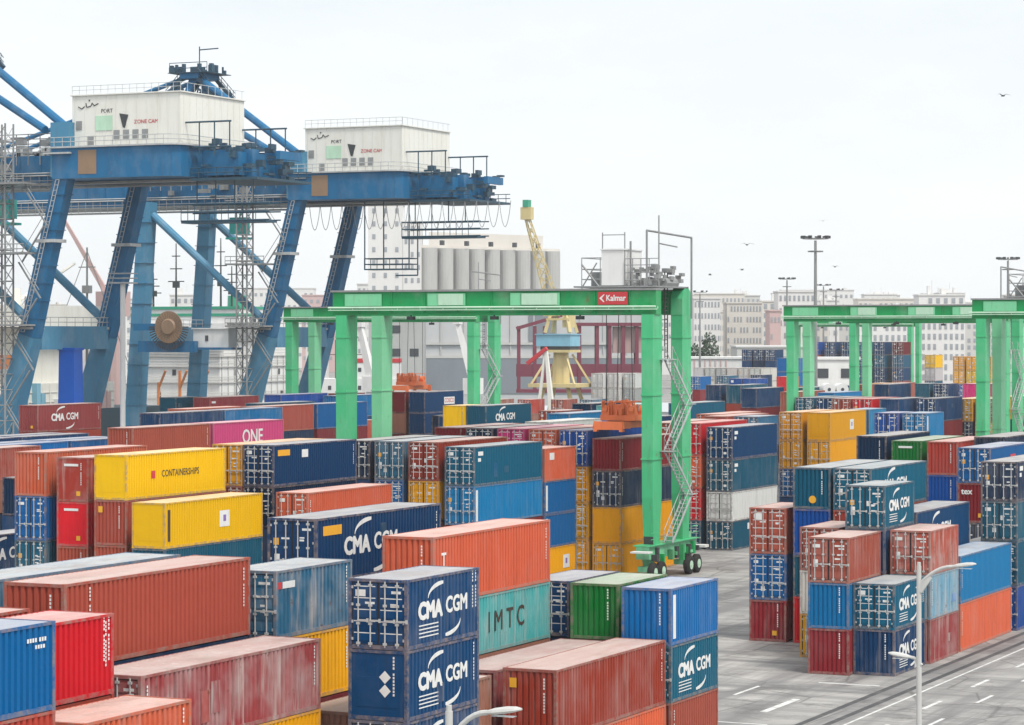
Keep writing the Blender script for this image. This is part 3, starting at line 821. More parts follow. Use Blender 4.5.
stack(-155.5, 318, L40, [(HC,'navy','B','navy container low under the brick red end'), *hid(HC,S)])
stack(-131.1, 270, L20, [(HC,'yellow','P','small yellow container end between navy and teal containers'), *hid(HC,HC,S)])
stack(-128.6, 270.8, L40, [(HC,'teal','B','teal lettered container right of the small yellow end','cma',.2), *hid(HC,HC,S)])
stack(-121.5, 284, L40, [(HC,'dark','B','dark navy container beyond the teal lettered one'), *hid(HC,HC,S)])
stack(-115.5, 277, L40, [(HC,'turq','B','sea green container behind the orange spreader','',.4), *hid(HC,HC,S)])
stack(-112, 290, L40, [(HC,'teal','B','teal container in line beyond the sea green one'), *hid(HC,HC,S)])
stack(-113.2, 256.2, L20, [(HC,'rust','D','rust red doors behind the coral doors'), *hid(HC,HC,S)])
stack(-108.5, 248, L40, [(HC,'sky','B','sky blue container low behind the coral doors'), *hid(HC,HC,S)])
stack(-97.0, 236.1, L40, [(HC,'navy','B','navy container under the orange spreader feet'), *hid(HC,HC,S)])
stack(-100, 224, L40, [(HC,'white','B','white roofed container behind the cobalt doors','',.4), *hid(HC,HC,S)])
# behind the pile by the crossing lane
stack(-91.0, 246, L40, [(HC,'salmon','B','salmon container with a long pale roof behind the red column'), *hid(HC,HC,S)])
stack(-88.0, 246.5, L20, [(HC,'steel','D','grey-blue doors left of the first yellow doors','',.4), *hid(HC,HC,S)])
stack(-94.0, 252, L40, [(HC,'orange','D','orange-red roofs behind the salmon container with the pale roof'), *hid(HC,HC,S)])
stack(-76.1, 253.6, L20, [(HC,'cobalt','D','blue doors right of the long yellow container','',.3), *hid(HC,HC,HC)])
stack(-73.4, 254, L20, [(HC,'sky','D','sky blue doored container with a white bar beside the blue doors','vbar',.3), *hid(HC,HC,HC)])
stack(-85.7, 275, L20, [(HC,'cyan','B','cyan container wedged against the long yellow one'), *hid(HC,HC,S)])
stack(-98.8, 318, L40, [(HC,'red','D','red doors with white marks in the row under the far girder'), *hid(HC,HC,S)])
stack(-101.5, 318, L40, [(HC,'salmon','D','salmon doors beside the red doors with white marks'), *hid(HC,HC,S)])
stack(-104.4, 320.8, L40, [(HC,'navy','D','navy doors in the row under the far girder'), *hid(HC,HC,S)])
stack(-107.4, 321.5, L40, [(HC,'teal','D','teal doors seen between the far gantry legs'), *hid(HC,HC,S)])
stack(-95.7, 319, L40, [(HC,'navy','B','navy container beside the red doors, under a long pale roof'), *hid(HC,HC,S)])
stack(-92.2, 323, L40, [(HC,'navy','D','navy doors with bright rods left of the amber doors'), *hid(HC,HC,S)])
stack(-91.3, 336.5, L40, [(HC,'amber','D','amber doors under the long pale roof, left of the salmon pink doors'), (S,'dark','D','dark doors under the amber doors'), *hid(HC,S)])
stack(-88.6, 337, L40, [(HC,'salmon','D','salmon pink doors right of the amber doors'), (S,'amber','D','amber doors under the salmon pink ones'), *hid(HC,S)])
stack(-85.8, 337.5, L40, [(HC,'amber','B','amber container seen between the rightmost green legs'), *hid(HC,HC,S)])
stack(-83.0, 338, L40, [(HC,'amber','D','amber container at the frame edge beyond the rightmost green legs'), *hid(HC,HC,S)])
stack(-68.5, 240, L40, [(HC,'salmon','B','long salmon roof in front of the wide green leg','',.6), *hid(HC,HC)])
stack(-65.4, 240.5, L40, [(HC,'orange','B','orange roof in front of the rightmost green legs','',.6), *hid(HC,HC)])
stack(-60.5, 240.5, L40, [(HC,'rust','D','rust red doors in front of the rightmost green legs'), *hid(HC,HC)])
stack(-49.5, 220, L40, [(HC,'sky','B','light blue roof strip at the right frame edge'), *hid(HC,HC,S)])
# the tall far block
FAR = [ # X, Y, colours from the top, first tier height z counted in boxes
 (-191.0, 575, ['cobalt','plum','salmon','amber'], 6, 'topped by a cobalt one'), (-187.5, 576, ['navy','navy','navy','salmon'], 6, 'next right of the cobalt topped column'), (-184.0, 577, ['navy','navy','navy','navy'], 6, 'in the middle of the navy block'),
 (-180.5, 578, ['teal','navy','teal','navy'], 6, 'capped teal'), (-177.0, 579, ['navy','teal','navy','navy'], 6, 'right of the teal capped column'), (-173.0, 580, ['maroon','steel','navy','brown'], 6, 'capped maroon'),
 (-166.8, 584, ['yellow','white','teal','red'], 5, 'topped by a lone yellow end'), (-150.6, 549, ['amber','amber','cobalt'], 5, 'left of the double amber and yellow'), (-147.8, 549, ['amber','yellow','navy'], 5, 'capped amber over yellow'),
 (-144.9, 549, ['amber','amber','white'], 5, 'at the right end, amber over amber')]
ORD = ['top', 'second', 'third', 'lowest']
for X, Y, cs, n, where in FAR:
    z = n*HC
    for i, c in enumerate(cs):
        z -= HC
        under = ' below a %s one' % cs[i-1] if i else ''
        container(X, Y, z, L20, HC, c, 'D', 'far %s container end, %s, in the column %s' % (c, ORD[i], where), (), .2)
    while z > 0.1:
        z -= HC
        mass_box(X, Y, max(z, 0), L20, HC)
stack(-113.4, 421.4, L20, [(HC,'magenta','B','far magenta container behind the right green legs'), *hid(HC,HC,S)])
stack(-110.6, 421.4, L20, [(HC,'pink','B','far pink container beside the magenta one'), *hid(HC,HC,S)])
stack(-117.7, 419.4, L20, [(HC,'navy','D','far navy doors left of the magenta container'), *hid(HC,HC,S)])
stack(-120.7, 419.4, L20, [(HC,'teal','B','far teal container left of the far navy doors'), *hid(HC,HC,S)])
stack(-124.6, 410, L40, [(HC,'navy','B','far navy roof strip left of the far teal container'), *hid(HC,HC,S)])
stack(-164.6, 452.7, L20, [(HC,'cobalt','P','blue container end with a white emblem before the white shed','eplate'), *hid(HC,HC,S)])
stack(-161.9, 452.7, L20, [(HC,'cobalt','P','plain blue container end just right of the one with the emblem'), *hid(HC,HC,S)])
stack(-147.1, 394.7, L20, [(HC,'navy','B','navy container end in front of the blue end with the emblem'), *hid(HC,HC,S)])
stack(-143.8, 395, L40, [(HC,'teal','B','long teal container beside the navy end near the gantry'), *hid(HC,HC,S)])
stack(-133, 372, L40, [(HC,'navy','B','navy roof strip in front of the white shed','',.4), *hid(HC,HC,S)])
stack(-128, 380, L40, [(HC,'teal','B','dark green-blue container strip in front of the white shed'), *hid(HC,HC,S)])
stack(-120, 352, L40, [(HC,'salmon','B','pinkish roof strip left of the far gantry legs','',.5), *hid(HC,HC,S)])
stack(-114, 350, L40, [(HC,'sky','B','sky blue container strip by the feet of the far gantry'), *hid(HC,HC,S)])
stack(-163.6, 475.3, L20, [(HC,'red','P','small far red container left of the far gantry leg'), *hid(HC,HC,S)])
for i in range(3):
    stack(-205.8-2.8*i, 588, L20, [(S,'navy',"D",['navy doors on the white shed roofline, nearest the blue tower of boxes','middle navy doors above the white shed','navy doors above the white shed, next to the rose house'][i]), *hid(S,S,S,S,S)])
stack(-183.4, 532.2, L20, [(HC,'blue','P','blue container end atop a blue one beside the white shed'), (HC,'blue','P','blue container end under another beside the white shed'), *hid(HC,HC,S)])
stack(-180.8, 532.2, L20, [(HC,'blue','P','right hand blue end atop the pair beside the white shed'), (HC,'blue','P','lower blue end right of the white shed'), *hid(HC,HC,S)])
# ------------------------------------------------------------------ rubber tyred gantries
SPAN, BASE, TOP = 27.1, 6.3, 23.0
_g = {}
def gm(key, fn):
    if key not in _g: _g[key] = fn()
    return _g[key]
def gantry(X, Y, label, sign=False, trolley=None, stairs=True, spreader_y=None):
    """X: right leg centre, Y: near frame."""
    root = thing('gantry_crane', label, 'gantry crane', (X, Y, 0), 0, 'green rubber tyred gantry cranes')
    xl = -SPAN
    def leg():
        mb = MB()
        mb.bar((0,0,2.7), (0,0,6.5), 0.80, 1.30, 0, 0.92, 1.85, up=(0,1,0))
        mb.bar((0,0,6.5), (0,0,20.8), 0.92, 1.85, 0, 0.98, 1.95, up=(0,1,0))
        for z in (9.5, 14.5, 19.0):
            mb.box(-0.53, 0.53, -1.01, 1.01, z-0.06, z+0.06)
        return mb.mesh('leg', ['gantry_leg'])
    lm = gm('leg', leg)
    lp = gm('leg_lit', lambda: (lambda m: (m.materials.clear(), m.materials.append(M['gantry_mint']), m)[2])(lm.copy()))  # rear left leg: same leg in mint, its sunlit tone put into the colour
    for x, y, m in ((0,0,lm), (0,BASE,lm), (xl,0,lm), (xl,BASE,lp)):
        link('leg', m, root, (x, y, 0))
    def girder():
        mb = MB()
        mb.box(xl-1.0, 0.58, -0.55, 0.55, 20.8, 22.7)
        mb.box(xl-1.1, 0.62, -0.75, 0.75, 22.702, 22.86, 1)          # walkway plate and rail
        mb.box(xl-1.0, 0.58, -0.62, -0.552, 20.802, 20.95)
        for k in range(9):
            x = xl + 1.5 + k*3.0
            mb.box(x-0.04, x+0.04, -0.62, -0.552, 20.952, 22.695)
        return mb.mesh('girder', ['gantry_green', 'steel_grey'])
    gm_ = gm('girder', girder)
    link('girder', gm_, root, (0, 0, 0)); link('girder', gm_, root, (-1.12, BASE, 0))
    # pale panels with lamps on the near girder
    pm = gm('panel', lambda: MB().box(-1.7, 1.7, -0.68, -0.625, 21.55, 22.55).mesh('girder_panel', ['gantry_mint']))
    pw = gm('panelw', lambda: MB().box(-1.1, 1.1, -0.72, -0.682, 21.6, 22.5).mesh('girder_panel', ['pale_green']))
    for k, x in enumerate((-25.2, -17.6, -10.2, -4.6 if not sign else -9.3)):
        link('girder_panel', pm, root, (x, 0, 0))
        if k != 0: link('lamp_plate', pw, root, (x+0.4, 0, 0))
    def lampm():
        mb = MB(); mb.box(-0.28, 0.28, -0.5, 0.0, 20.42, 20.70); mb.bar((0,-0.25,20.70), (0,-0.25,20.80), 0.1, 0.1, 0, up=(0,1,0))
        return mb.mesh('floodlight', ['dark_steel'])
    fm = gm('lamp', lampm)
    for x in (-21, -13.5, -6): link('floodlight', fm, root, (x, 0, 0))
    def rail():
        mb = MB()
        mb.tube((xl-1.2,-0.95,21.42), (0.7,-0.95,21.42), 0.09, 6)
        mb.box(xl-1.2, 0.7, -1.0, -0.625, 21.18, 21.26)
        for k in range(15):
            x = xl-1 + k*2.07
            mb.tube((x,-0.95,21.26), (x,-0.95,21.42), 0.04, 5)
        return mb.mesh('handrail', ['pale_green'])
    link('handrail', gm('rail', rail), root)
    cap = gm('cap', lambda: MB().prism([(-0.5,-1.0,0),(-0.5,1.0,0),(-0.5,1.0,1.3),(-0.5,.75,1.9),(-0.5,.3,2.2),(-0.5,-.3,2.2),(-0.5,-.75,1.9),(-0.5,-1.0,1.3)], (1.0,0,0)).mesh('leg_cap', ['gantry_leg']))
    link('leg_cap', cap, root, (0.0, BASE, 20.802))
    def sill():
        mb = MB()
        mb.box(-0.55, 0.55, -1.9, BASE+1.9, 1.75, 2.75)
        mb.box(-0.75, 0.75, -2.0, BASE+2.0, 2.752, 2.84, 1)
        for y in (-0.7, BASE+0.7):
            mb.bar((0,y,1.748), (0,y,0.95), 0.7, 1.0, 0, 0.5, 0.7, up=(0,1,0))
            mb.box(-0.42, 0.42, y-1.25, y+1.25, 0.78, 1.18)
        mb.box(-0.9, -0.56, 1.2, 3.6, 1.9, 2.7, 1)
        rr = random.Random(6)
        for k in range(12):
            y = rr.uniform(-1.6, BASE+1.6); z = rr.choice((1.3, 2.842)); h = rr.uniform(.25, .8); w = rr.uniform(.2, .5)
            mb.box(0.56, 0.56+rr.uniform(.2,.5), y, y+w, 1.2+rr.uniform(0,.7), 1.9+rr.uniform(0,.7), rr.choice((0,2,3)))
            if z > 2: mb.box(-.4, .4, y, y+w, 2.842, 2.842+h, rr.choice((0,2,3)))
        for y in (-1.9, BASE+1.9):
            for z in (3.3, 3.8): mb.tube((.7,y,z), (.7,y+(1.4 if y < 0 else -1.4),z), .03, 5, 1)
        mb.box(.3, 1.3, BASE+2.05, BASE+2.9, 2.0, 2.2, 4); mb.box(-.6, .9, -3.0, -2.05, 2.3, 2.42, 4)
        return mb.mesh('sill_beam', ['gantry_mint', 'gantry_leg', 'dark_steel', 'gantry_green', 'white_paint'])
    sm = gm('sill', sill)
    def wheel():
        mb = MB()
        n = 20
        for a, b, ra, rb in ((-0.24,-0.17,0.62,0.75), (-0.17,0.17,0.75,0.75), (0.17,0.24,0.75,0.62)):
            mb.tube((a,0,0), (b,0,0), ra, n, 0, rb)
        return mb.mesh('wheel', ['tyre'])
    wm = gm('wheel', wheel)
    hub = gm('hub', lambda: MB().tube((-0.262,0,0), (0.262,0,0), 0.36, 14).tube((-0.29,0,0), (0.29,0,0), 0.14, 10).mesh('hub', ['pale_green']))
    for x in (0, xl):
        link('sill_beam', sm, root, (x, 0, 0))
        for y in (-1.55, 0.15, BASE-0.15, BASE+1.55):
            w = link('wheel', wm, root, (x+0.72, y, 0.75)); link('hub', hub, w)
    def power():
        mb = MB(); mb.box(0.62, 1.9, 0.9, 4.6, 2.85, 4.75); mb.box(0.6, 1.92, 0.88, 4.62, 4.752, 4.86)
        for k in range(5): mb.box(1.902, 1.93, 1.2+k*0.66, 1.7+k*0.66, 3.1, 4.5)
        return mb.mesh('power_unit', ['gantry_mint'])
    if stairs:
        link('power_unit', gm('pwr', power), root, (xl-1.9-0.62, 0, 0))
        def stair():
            mb = MB(); z = 2.9; d = 1
            y0, y1 = 1.0, 5.3
            for k in range(4):
                a = (0, y0 if d > 0 else y1, z); b = (0, y1 if d > 0 else y0, z+3.6)
                for x in (-0.35, 0.35):
                    mb.bar((x,)+a[1:], (x,)+b[1:], 0.05, 0.2)
                    mb.tube((x, a[1], a[2]+1.0), (x, b[1], b[2]+1.0), 0.03, 5)
                    for j in range(5):
                        t = j/4; yy = a[1]+(b[1]-a[1])*t; zz = a[2]+3.6*t
                        mb.tube((x, yy, zz), (x, yy, zz+1.0), 0.025, 5)
                for j in range(12):
                    t = (j+.5)/12; yy = a[1]+(b[1]-a[1])*t; zz = a[2]+3.6*t
                    mb.box(-0.33, 0.33, yy-0.12, yy+0.12, zz-0.02, zz+0.02)
                mb.box(-0.5, 0.5, b[1]-0.5, b[1]+0.5, b[2]-0.05, b[2])
                z += 3.6; d = -d
            return mb.mesh('stair', ['galvanised'])
        link('stair', gm('stair', stair), root, (1.0, 0, 0))
        def ladder():
            mb = MB()
            for y in (3.0, 3.6): mb.tube((-0.1,y,17.3), (-0.1,y,24.2), 0.05, 5)
            for k in range(20): mb.tube((-0.1,3.0,17.5+k*0.33), (-0.1,3.6,17.5+k*0.33), 0.03, 5)
            for k in range(8):
                z = 18.0+k*0.8
                mb.path([(-0.1,3.0,z), (-0.8,3.0,z), (-0.8,3.6,z), (-0.1,3.6,z)], 0.03, 5)
            return mb.mesh('ladder', ['dark_steel'])
        link('ladder', gm('ladder', ladder), root)
        def mast():
            mb = MB()
            mb.tube((0.2,1.0,22.9), (0.2,1.0,28.6), 0.06, 5)
            mb.path([(-0.5,0.2,22.8), (-0.5,0.2,27.4), (0.9,BASE,27.0), (0.9,BASE,20.5)], 0.09, 6)
            mb.path([(0.2,1.0,26.4), (0.5,BASE/2+1,26.2)], 0.06, 6)
            return mb.mesh('pipe_frame', ['steel_grey'])
        link('pipe_frame', gm('mast', mast), root)
    if sign:
        mb = MB(); mb.box(-1.25, 1.25, -0.76, -0.69, -0.5, 0.5)
        sg = mb.build('sign_panel', 'red_mark', root, (-3.0, 0, 22.08))
        t = gm('signtxt', lambda: (lambda me: (me.transform(Matrix.Rotation(R(90), 4, 'X')), me)[1])(text_mesh('lettering', 'Kalmar', 0.66, 'white_mark', 0.02, 0.88)))
        link('lettering', t, sg, (0.27, -0.766, 0))
        mb = MB(); mb.quad([(-1.15,-0.766,0),(-0.78,-0.766,0.3),(-0.68,-0.766,0.3),(-0.92,-0.766,0),(-0.68,-0.766,-0.3),(-0.78,-0.766,-0.3)])
        mb.build('emblem', 'white_mark', sg)
    if trolley is not None:
        def cage():
            mb = MB(); r = random.Random(5)
            for x in (0, 1.6):
                for y in (0.3, 5.9): mb.tube((x,y,22.9), (x,y,25.3), 0.04, 5)
            for z in (23.6, 24.4, 25.3):
                mb.path([(0,0.3,z), (1.6,0.3,z), (1.6,5.9,z), (0,5.9,z), (0,0.3,z)], 0.04, 5)
            mb.path([(0,0.3,24.8), (1.6,0.3,22.9)], 0.08, 5); mb.path([(0,0.3,22.9), (1.3,0.3,24.9)], 0.06, 5)
            mb.box(0.3, 1.2, 1.5, 3.5, 23.0, 24.2)
            for k in range(46):
                x = 4.0 + r.uniform(0, 2.6); y = r.uniform(0.3, 5.5); z = r.uniform(23.0, 24.6)
                a = r.uniform(.06,.22); mb.box(x-a, x+a, y-.3, y+.3, z-.12, z+r.uniform(.05,.3))
            for x in (3.75, 4.4, 5.1, 5.8, 6.6):
                mb.tube((x,0.2,22.9), (x,0.2,25.2), 0.04, 5)
            for z in (23.5, 24.1, 24.7, 25.2): mb.tube((3.75,0.2,z), (6.6,0.2,z), 0.035, 5)
            mb.tube((3.9,1.0,22.9), (3.9,1.0,26.6), 0.09, 6)
            for k in range(3): mb.tube((4.6+k*.8,2.0,23.3), (4.6+k*.8,4.6,23.3), 0.42, 10)
            mb.box(-0.4, 6.6, -0.4, BASE+0.4, 22.93, 23.06)
            for x in (1.75, 3.65): mb.tube((x,0.4,22.9), (x,0.4,27.3), 0.05, 5)
            mb.tube((1.75,0.4,27.1), (3.65,0.4,27.1), 0.04, 5)
            return mb.mesh('trolley_frame', ['steel_grey'])
        tr = link('trolley', gm('cage', cage), root, (trolley, 0, 0))
        mb = MB(); mb.box(1.7, 3.62, 0.3, 4.0, 23.11, 25.9); mb.box(1.62, 3.7, 0.22, 4.1, 25.902, 26.0)
        link('machine_box', gm('tbox', lambda: mb.mesh('machine_box', ['white_paint'])), tr)
    return root
def spreader(X, Y, zb, ztop, label):
    root = thing('spreader', label, 'spreader', (X, Y, zb), 0, 'orange spreaders hung from the gantries')
    def frame():
        mb = MB(); r = random.Random(2)
        for x in (-0.85, 0.85): mb.box(x-0.18, x+0.18, -3.2, 3.2, 0.25, 0.75)
        for y in (-3.3, 3.3): mb.box(-1.22, 1.22, y-0.2, y+0.2, 0.15, 0.8)
        for x in (-1.1, 1.1):
            for y in (-3.3, 3.3):
                mb.box(x-0.14, x+0.14, y-0.24, y+0.24, 0.0, 0.148)
                mb.bar((x,y,0.8), (x*1.12,y*1.02,0.2), 0.3, 0.1)
        for y in (-2.2, -0.8, 0.8, 2.2): mb.box(-0.66, 0.66, y-0.15, y+0.15, 0.3, 0.7)
        return mb.mesh('spreader_frame', ['spreader_orange'])
    link('spreader_frame', gm('sf', frame), root)
    def head():
        mb = MB(); r = random.Random(9)
        mb.box(-1.5, 1.5, -1.5, 1.5, 0.82, 1.25)
        for x in (-1.15, 1.15):
            for y in (-1.1, 1.1):
                mb.tube((x-0.2,y,1.6), (x+0.2,y,1.6), 0.42, 12)
                mb.box(x-0.28, x+0.28, y-0.35, y+0.35, 1.252, 1.5)
        mb.box(-0.5, 0.5, -1.0, 1.0, 1.252, 2.1)
        for k in range(26):
            x, y = r.uniform(-1.4,1.4), r.uniform(-1.4,1.4); a = r.uniform(.05,.16)
            mb.box(x-a, x+a, y-a*1.2, y+a*1.2, 1.26, r.uniform(1.4,2.5))
        for y in (-1.4, 1.4): mb.path([(-1.4,y,1.26), (-1.4,y,2.3), (1.4,y,2.3), (1.4,y,1.26)], 0.05, 5)
        return mb.mesh('head_block', ['spreader_orange'])
    link('head_block', gm('sh', head), root)
    r = MB()
    for x in (-1.15, 1.15):
        for y in (-1.1, 1.1): r.tube((x,y,1.6), (x*0.9,y*1.2,ztop-zb), 0.035, 5)
    r.build('rope', 'dark_steel', root)
    return root
gantry(-78.9, 196.4, 'green gantry crane with a red sign panel and a stair, above the middle stacks', True, -6.1)
spreader(-82.75, 200.2, 11.55, 22.9, 'orange spreader hanging beside the leg of the gantry with the red sign')
gantry(-152.3, 317, 'far green gantry crane partly hidden behind the gantry with the red sign', False, None, True)
spreader(-163.5, 321, 11.6, 22.9, 'distant orange spreader over the navy container with the red lettered plate')
gantry(-83.6, 323, 'green gantry crane standing over the tall far block of navy containers', False, -25.0 if False else None, True)
gantry(-44.6, 268.5, 'green gantry crane cut by the right frame edge, nearest of those there', False, -24.5, False)
gantry(-94.9, 384, 'green gantry crane of which two legs show behind the far navy doors', False, None, False)
gantry(-176.0, 596, 'smallest green gantry crane, farthest of all under the other girder', False, None, False)

# ------------------------------------------------------------------ ship to shore cranes on the quay
def sts(Y, label, far):
    dy = 16.75
    root = thing('quay_crane', label, 'quay crane', (0, Y, 0), 0, 'blue ship to shore cranes on the quay')
    XL, XB, XW = -188.0, -198.0, -213.0
    zg0, zg1 = 38.0, 42.0
    for y in (0, dy):
        s = -1 if y == 0 else 1
        mb = MB()
        mb.bar((XL,y,zg0+0.4), (XL-5.0,y,19.0), 2.0, 1.7, 0, 2.2, 1.9, up=(0,1,0))
        mb.bar((XL-5.0,y,19.0), (XB,y,3.0), 2.3, 2.0, 1, 3.1, 2.4, up=(0,1,0))
        mb.box(XL-3.4, XL-0.6, y-1.3, y+1.3, 30.4, 30.8, 2); mb.box(XL-6.8, XL-3.9, y-1.4, y+1.4, 19.8, 20.1, 2)
        for k in range(1, 9):
            tt = k/9; c = Vector((XL, y, zg0+0.4)).lerp(Vector((XL-5.0, y, 19.0)), tt)
            mb.box(c.x-1.2, c.x+1.2, y-1.0, y+1.0, c.z-0.05, c.z+0.05)
        for o in (-.25, .25): mb.tube((XL-0.2+o,y-1.2,zg0), (XL-5.2+o,y-1.35,19.5), 0.05, 5, 2)
        for k in range(30):
            c = Vector((XL-0.2, y-1.2, zg0)).lerp(Vector((XL-5.2, y-1.35, 19.5)), k/29); mb.tube((c.x-.25,c.y,c.z), (c.x+.25,c.y,c.z), 0.035, 4, 2)
        mb.build('landside_leg', ['crane_blue', 'crane_blue_pale', 'galvanised'], root)
        mb = MB()
        mb.bar((XW,y,zg0+0.4), (XW-2.5,y,3.0), 2.0, 1.9, 0, 2.3, 2.2, up=(0,1,0))
        for k in range(1, 12):
            c = Vector((XW, y, zg0+0.4)).lerp(Vector((XW-2.5, y, 3.0)), k/12); mb.box(c.x-1.22, c.x+1.22, y-1.18, y+1.18, c.z-0.05, c.z+0.05)
        mb.build('waterside_leg', 'crane_blue_pale', root)
        mb = MB(); mb.tube((XW+0.8,y,36.5), (XL-5.4,y,21.0), 0.55, 10)
        mb.build('diagonal_brace', 'crane_blue_pale', root)
        mb = MB()
        for x in (XB, XW-2.5):
            mb.box(x-1.2, x+1.2, y-3.4, y+3.4, 1.4, 3.0)
            for k in range(8):
                yy = y-3.0+k*0.86
                mb.tube((x-0.35,yy,0.42), (x+0.35,yy,0.42), 0.40, 10)
        mb.build('bogie', 'crane_blue', root)
    for xa in (XL-5.0, XW-1.2):
        mb = MB(); mb.box(xa-1.0, xa+1.0, 1.0, dy-1.0, 17.3, 20.2)
        for z in (20.7, 21.3): mb.tube((xa+1.0,1.0,z), (xa+1.0,dy-1,z), 0.05, 5, 1)
        for k in range(9): mb.tube((xa+1.0,1.0+k*1.8,20.2), (xa+1.0,1.0+k*1.8,21.3), 0.04, 5, 1)
        mb.build('sill_beam', ['crane_blue_pale', 'galvanised'], root)
    yc = dy/2
    # boom and main girder: a pair of boxes with a lattice walkway on the near side
    for y in (yc-3.4, yc+3.4):
        mb = MB(); mb.box(-285, -164.0, y-0.8, y+0.8, zg0, zg0+3.4)
        mb.box(-285, -164.0, y-1.1, y+1.1, zg0-0.25, zg0-0.005, 1)
        mb.build('girder', ['crane_blue', 'steel_grey'], root)
    mb = MB()
    for k in range(20):
        x = -283 + k*6.4; mb.box(x-0.3, x+0.3, yc-2.55, yc+2.55, zg0+2.2, zg0+3.2)
    mb.build('cross_beam', 'crane_blue', root)
    # platform girder carrying the machinery house, rounded at its landward end
    pts = [(-189.5, -1.6, zg0+0.02)]
    mb = MB()
    prof = [(-189.0, 0.0), (-173.2, 0.0)] + [(-173.2+2.2*math.sin(R(a)), 2.2-2.2*math.cos(R(a))) for a in (30, 60, 90)]
    base = [(x, y-1.2) for x, y in prof] + [(-171.0, dy+0.2), (-189.0, dy+0.2)]
    mb.prism([(x, y, zg0+0.1) for x, y in base], (0, 0, zg1-zg0-0.3))
    mb.prism([(x + (0.4 if x > -175 else -0.4), y + (-0.35 if y < 5 else 0.35), zg1-0.19) for x, y in base], (0, 0, 0.2), 1)
    mb.build('platform', ['crane_blue', 'galvanised'], root)
    mb = MB()
    for z in (zg1+0.55, zg1+1.1):
        mb.path([(x, y-0.3, z) for x, y in base[:6]], 0.05, 5)
    for k in range(14): mb.tube((-188.5+k*1.2,-1.5,zg1), (-188.5+k*1.2,-1.5,zg1+1.1), 0.045, 5)
    mb.build('handrail', 'galvanised', root)
    # machinery house
    hs = MB(); hs.box(-187.0, -171.6, 0.2, dy-1.6, zg1+0.02, zg1+6.2)
    hs.box(-187.2, -171.4, 0.0, dy-1.4, zg1+6.202, zg1+6.34)
    for k in range(11): hs.box(-186.6+k*1.48, -186.52+k*1.48, 0.16, 0.198, zg1+0.05, zg1+6.15)
    for k in range(10): hs.box(-171.598, -171.56, 0.9+k*1.45, 0.98+k*1.45, zg1+0.05, zg1+6.15)
    house = hs.build('machinery_house', 'house_cream', root)
    wv = gm('stsvent', lambda: MB().box(-0.42, 0.42, -0.06, 0, -0.55, 0.55).mesh('vent', ['steel_grey']))
    for k in range(4): link('vent', wv, house, (-180.6+k*1.35, 0.199, zg1+1.35))
    link('vent', wv, house, (-186.0, 0.199, zg1+2.6)); link('vent', wv, house, (-184.3, 0.199, zg1+0.75))
    mb = MB(); mb.box(-183.6, -181.2, 0.13, 0.199, zg1+1.9, zg1+3.7); mb.build('emblem', 'pale_green', house)
    mb = MB(); mb.quad([(-180.2,0.15,zg1+3.9),(-178.9,0.15,zg1+3.7),(-179.4,0.15,zg1+2.1),(-179.7,0.15,zg1+2.2)])
    mb.build('emblem', 'dark_steel', house)
    def ht(body, sz, mat, x, z, sx=1.0):
        me = gm(('ht', body), lambda: (lambda m: (m.transform(Matrix.Rotation(R(90), 4, 'X')), m)[1])(text_mesh('lettering', body, sz, mat, 0.01, sx)))
        link('lettering', me, house, (x, 0.18, z))
    ht('PORT', 0.66, 'dark_steel', -182.0, zg1+4.25)
    ht('ZONE CAM', 0.66, 'red_mark', -176.4, zg1+2.8)
    # the short handwritten-looking Arabic word above, as strokes
    mb = MB()
    mb.path([(-186.1,0.17,zg1+4.9),(-185.6,0.17,zg1+4.6),(-185.2,0.17,zg1+4.9)], 0.06, 5)
    mb.path([(-185.0,0.17,zg1+5.3),(-184.9,0.17,zg1+4.8),(-184.3,0.17,zg1+4.9),(-184.1,0.17,zg1+5.3),(-183.8,0.17,zg1+4.95),(-183.2,0.17,zg1+5.2)], 0.06, 5)
    mb.tube((-184.5,0.13,zg1+5.6), (-184.5,0.17,zg1+5.6), 0.11, 8)
    mb.build('lettering', 'dark_steel', house)
    mb = MB(); rr = random.Random(4)
    for k in range(16):
        x = -187+k*1.03
        mb.tube((x,0.2,zg1+6.34), (x,0.2,zg1+7.4), 0.035, 4)
    mb.tube((-187,0.2,zg1+7.4), (-171.6,0.2,zg1+7.4), 0.035, 4); mb.tube((-187,0.2,zg1+6.9), (-171.6,0.2,zg1+6.9), 0.03, 4)
    for k in range(10):
        y = 0.2+k*1.6; mb.tube((-171.6,y,zg1+6.34), (-171.6,y,zg1+7.4), 0.035, 4)
    mb.tube((-171.6,0.2,zg1+7.4), (-171.6,dy-1.6,zg1+7.4), 0.035, 4)
    mb.build('roof_rail', 'galvanised', house)
    # A frame and stays
    ax, az = XW+3.6, 57.0
    mb = MB()
    for y in (1.0, dy-1.0):
        mb.bar((XW,y,zg1-1.5), (ax,yc+(-1.6 if y < yc else 1.6),az), 1.1, 0.9, 0, 0.8, 0.7, up=(0,1,0))
    mb.box(ax-1.6, ax+1.6, yc-3.0, yc+3.0, az-0.3, az+0.5)
    mb.build('apex_frame', 'crane_blue', root)
    mb = MB()
    for xx in (-3.2, 3.2):
        mb.tube((ax+xx,yc-3.2,az+0.5), (ax+xx,yc-3.2,az+2.0), 0.05, 5); 
    for z in (az+1.2, az+2.0): mb.tube((ax-3.2,yc-3.2,z), (ax+3.2,yc-3.2,z), 0.06, 5)
    mb.box(ax-3.4, ax+3.4, yc-3.4, yc+3.4, az+0.502, az+0.6)
    mb.box(ax-1.0, ax+0.4, yc-1, yc+1, az+0.602, az+1.6)
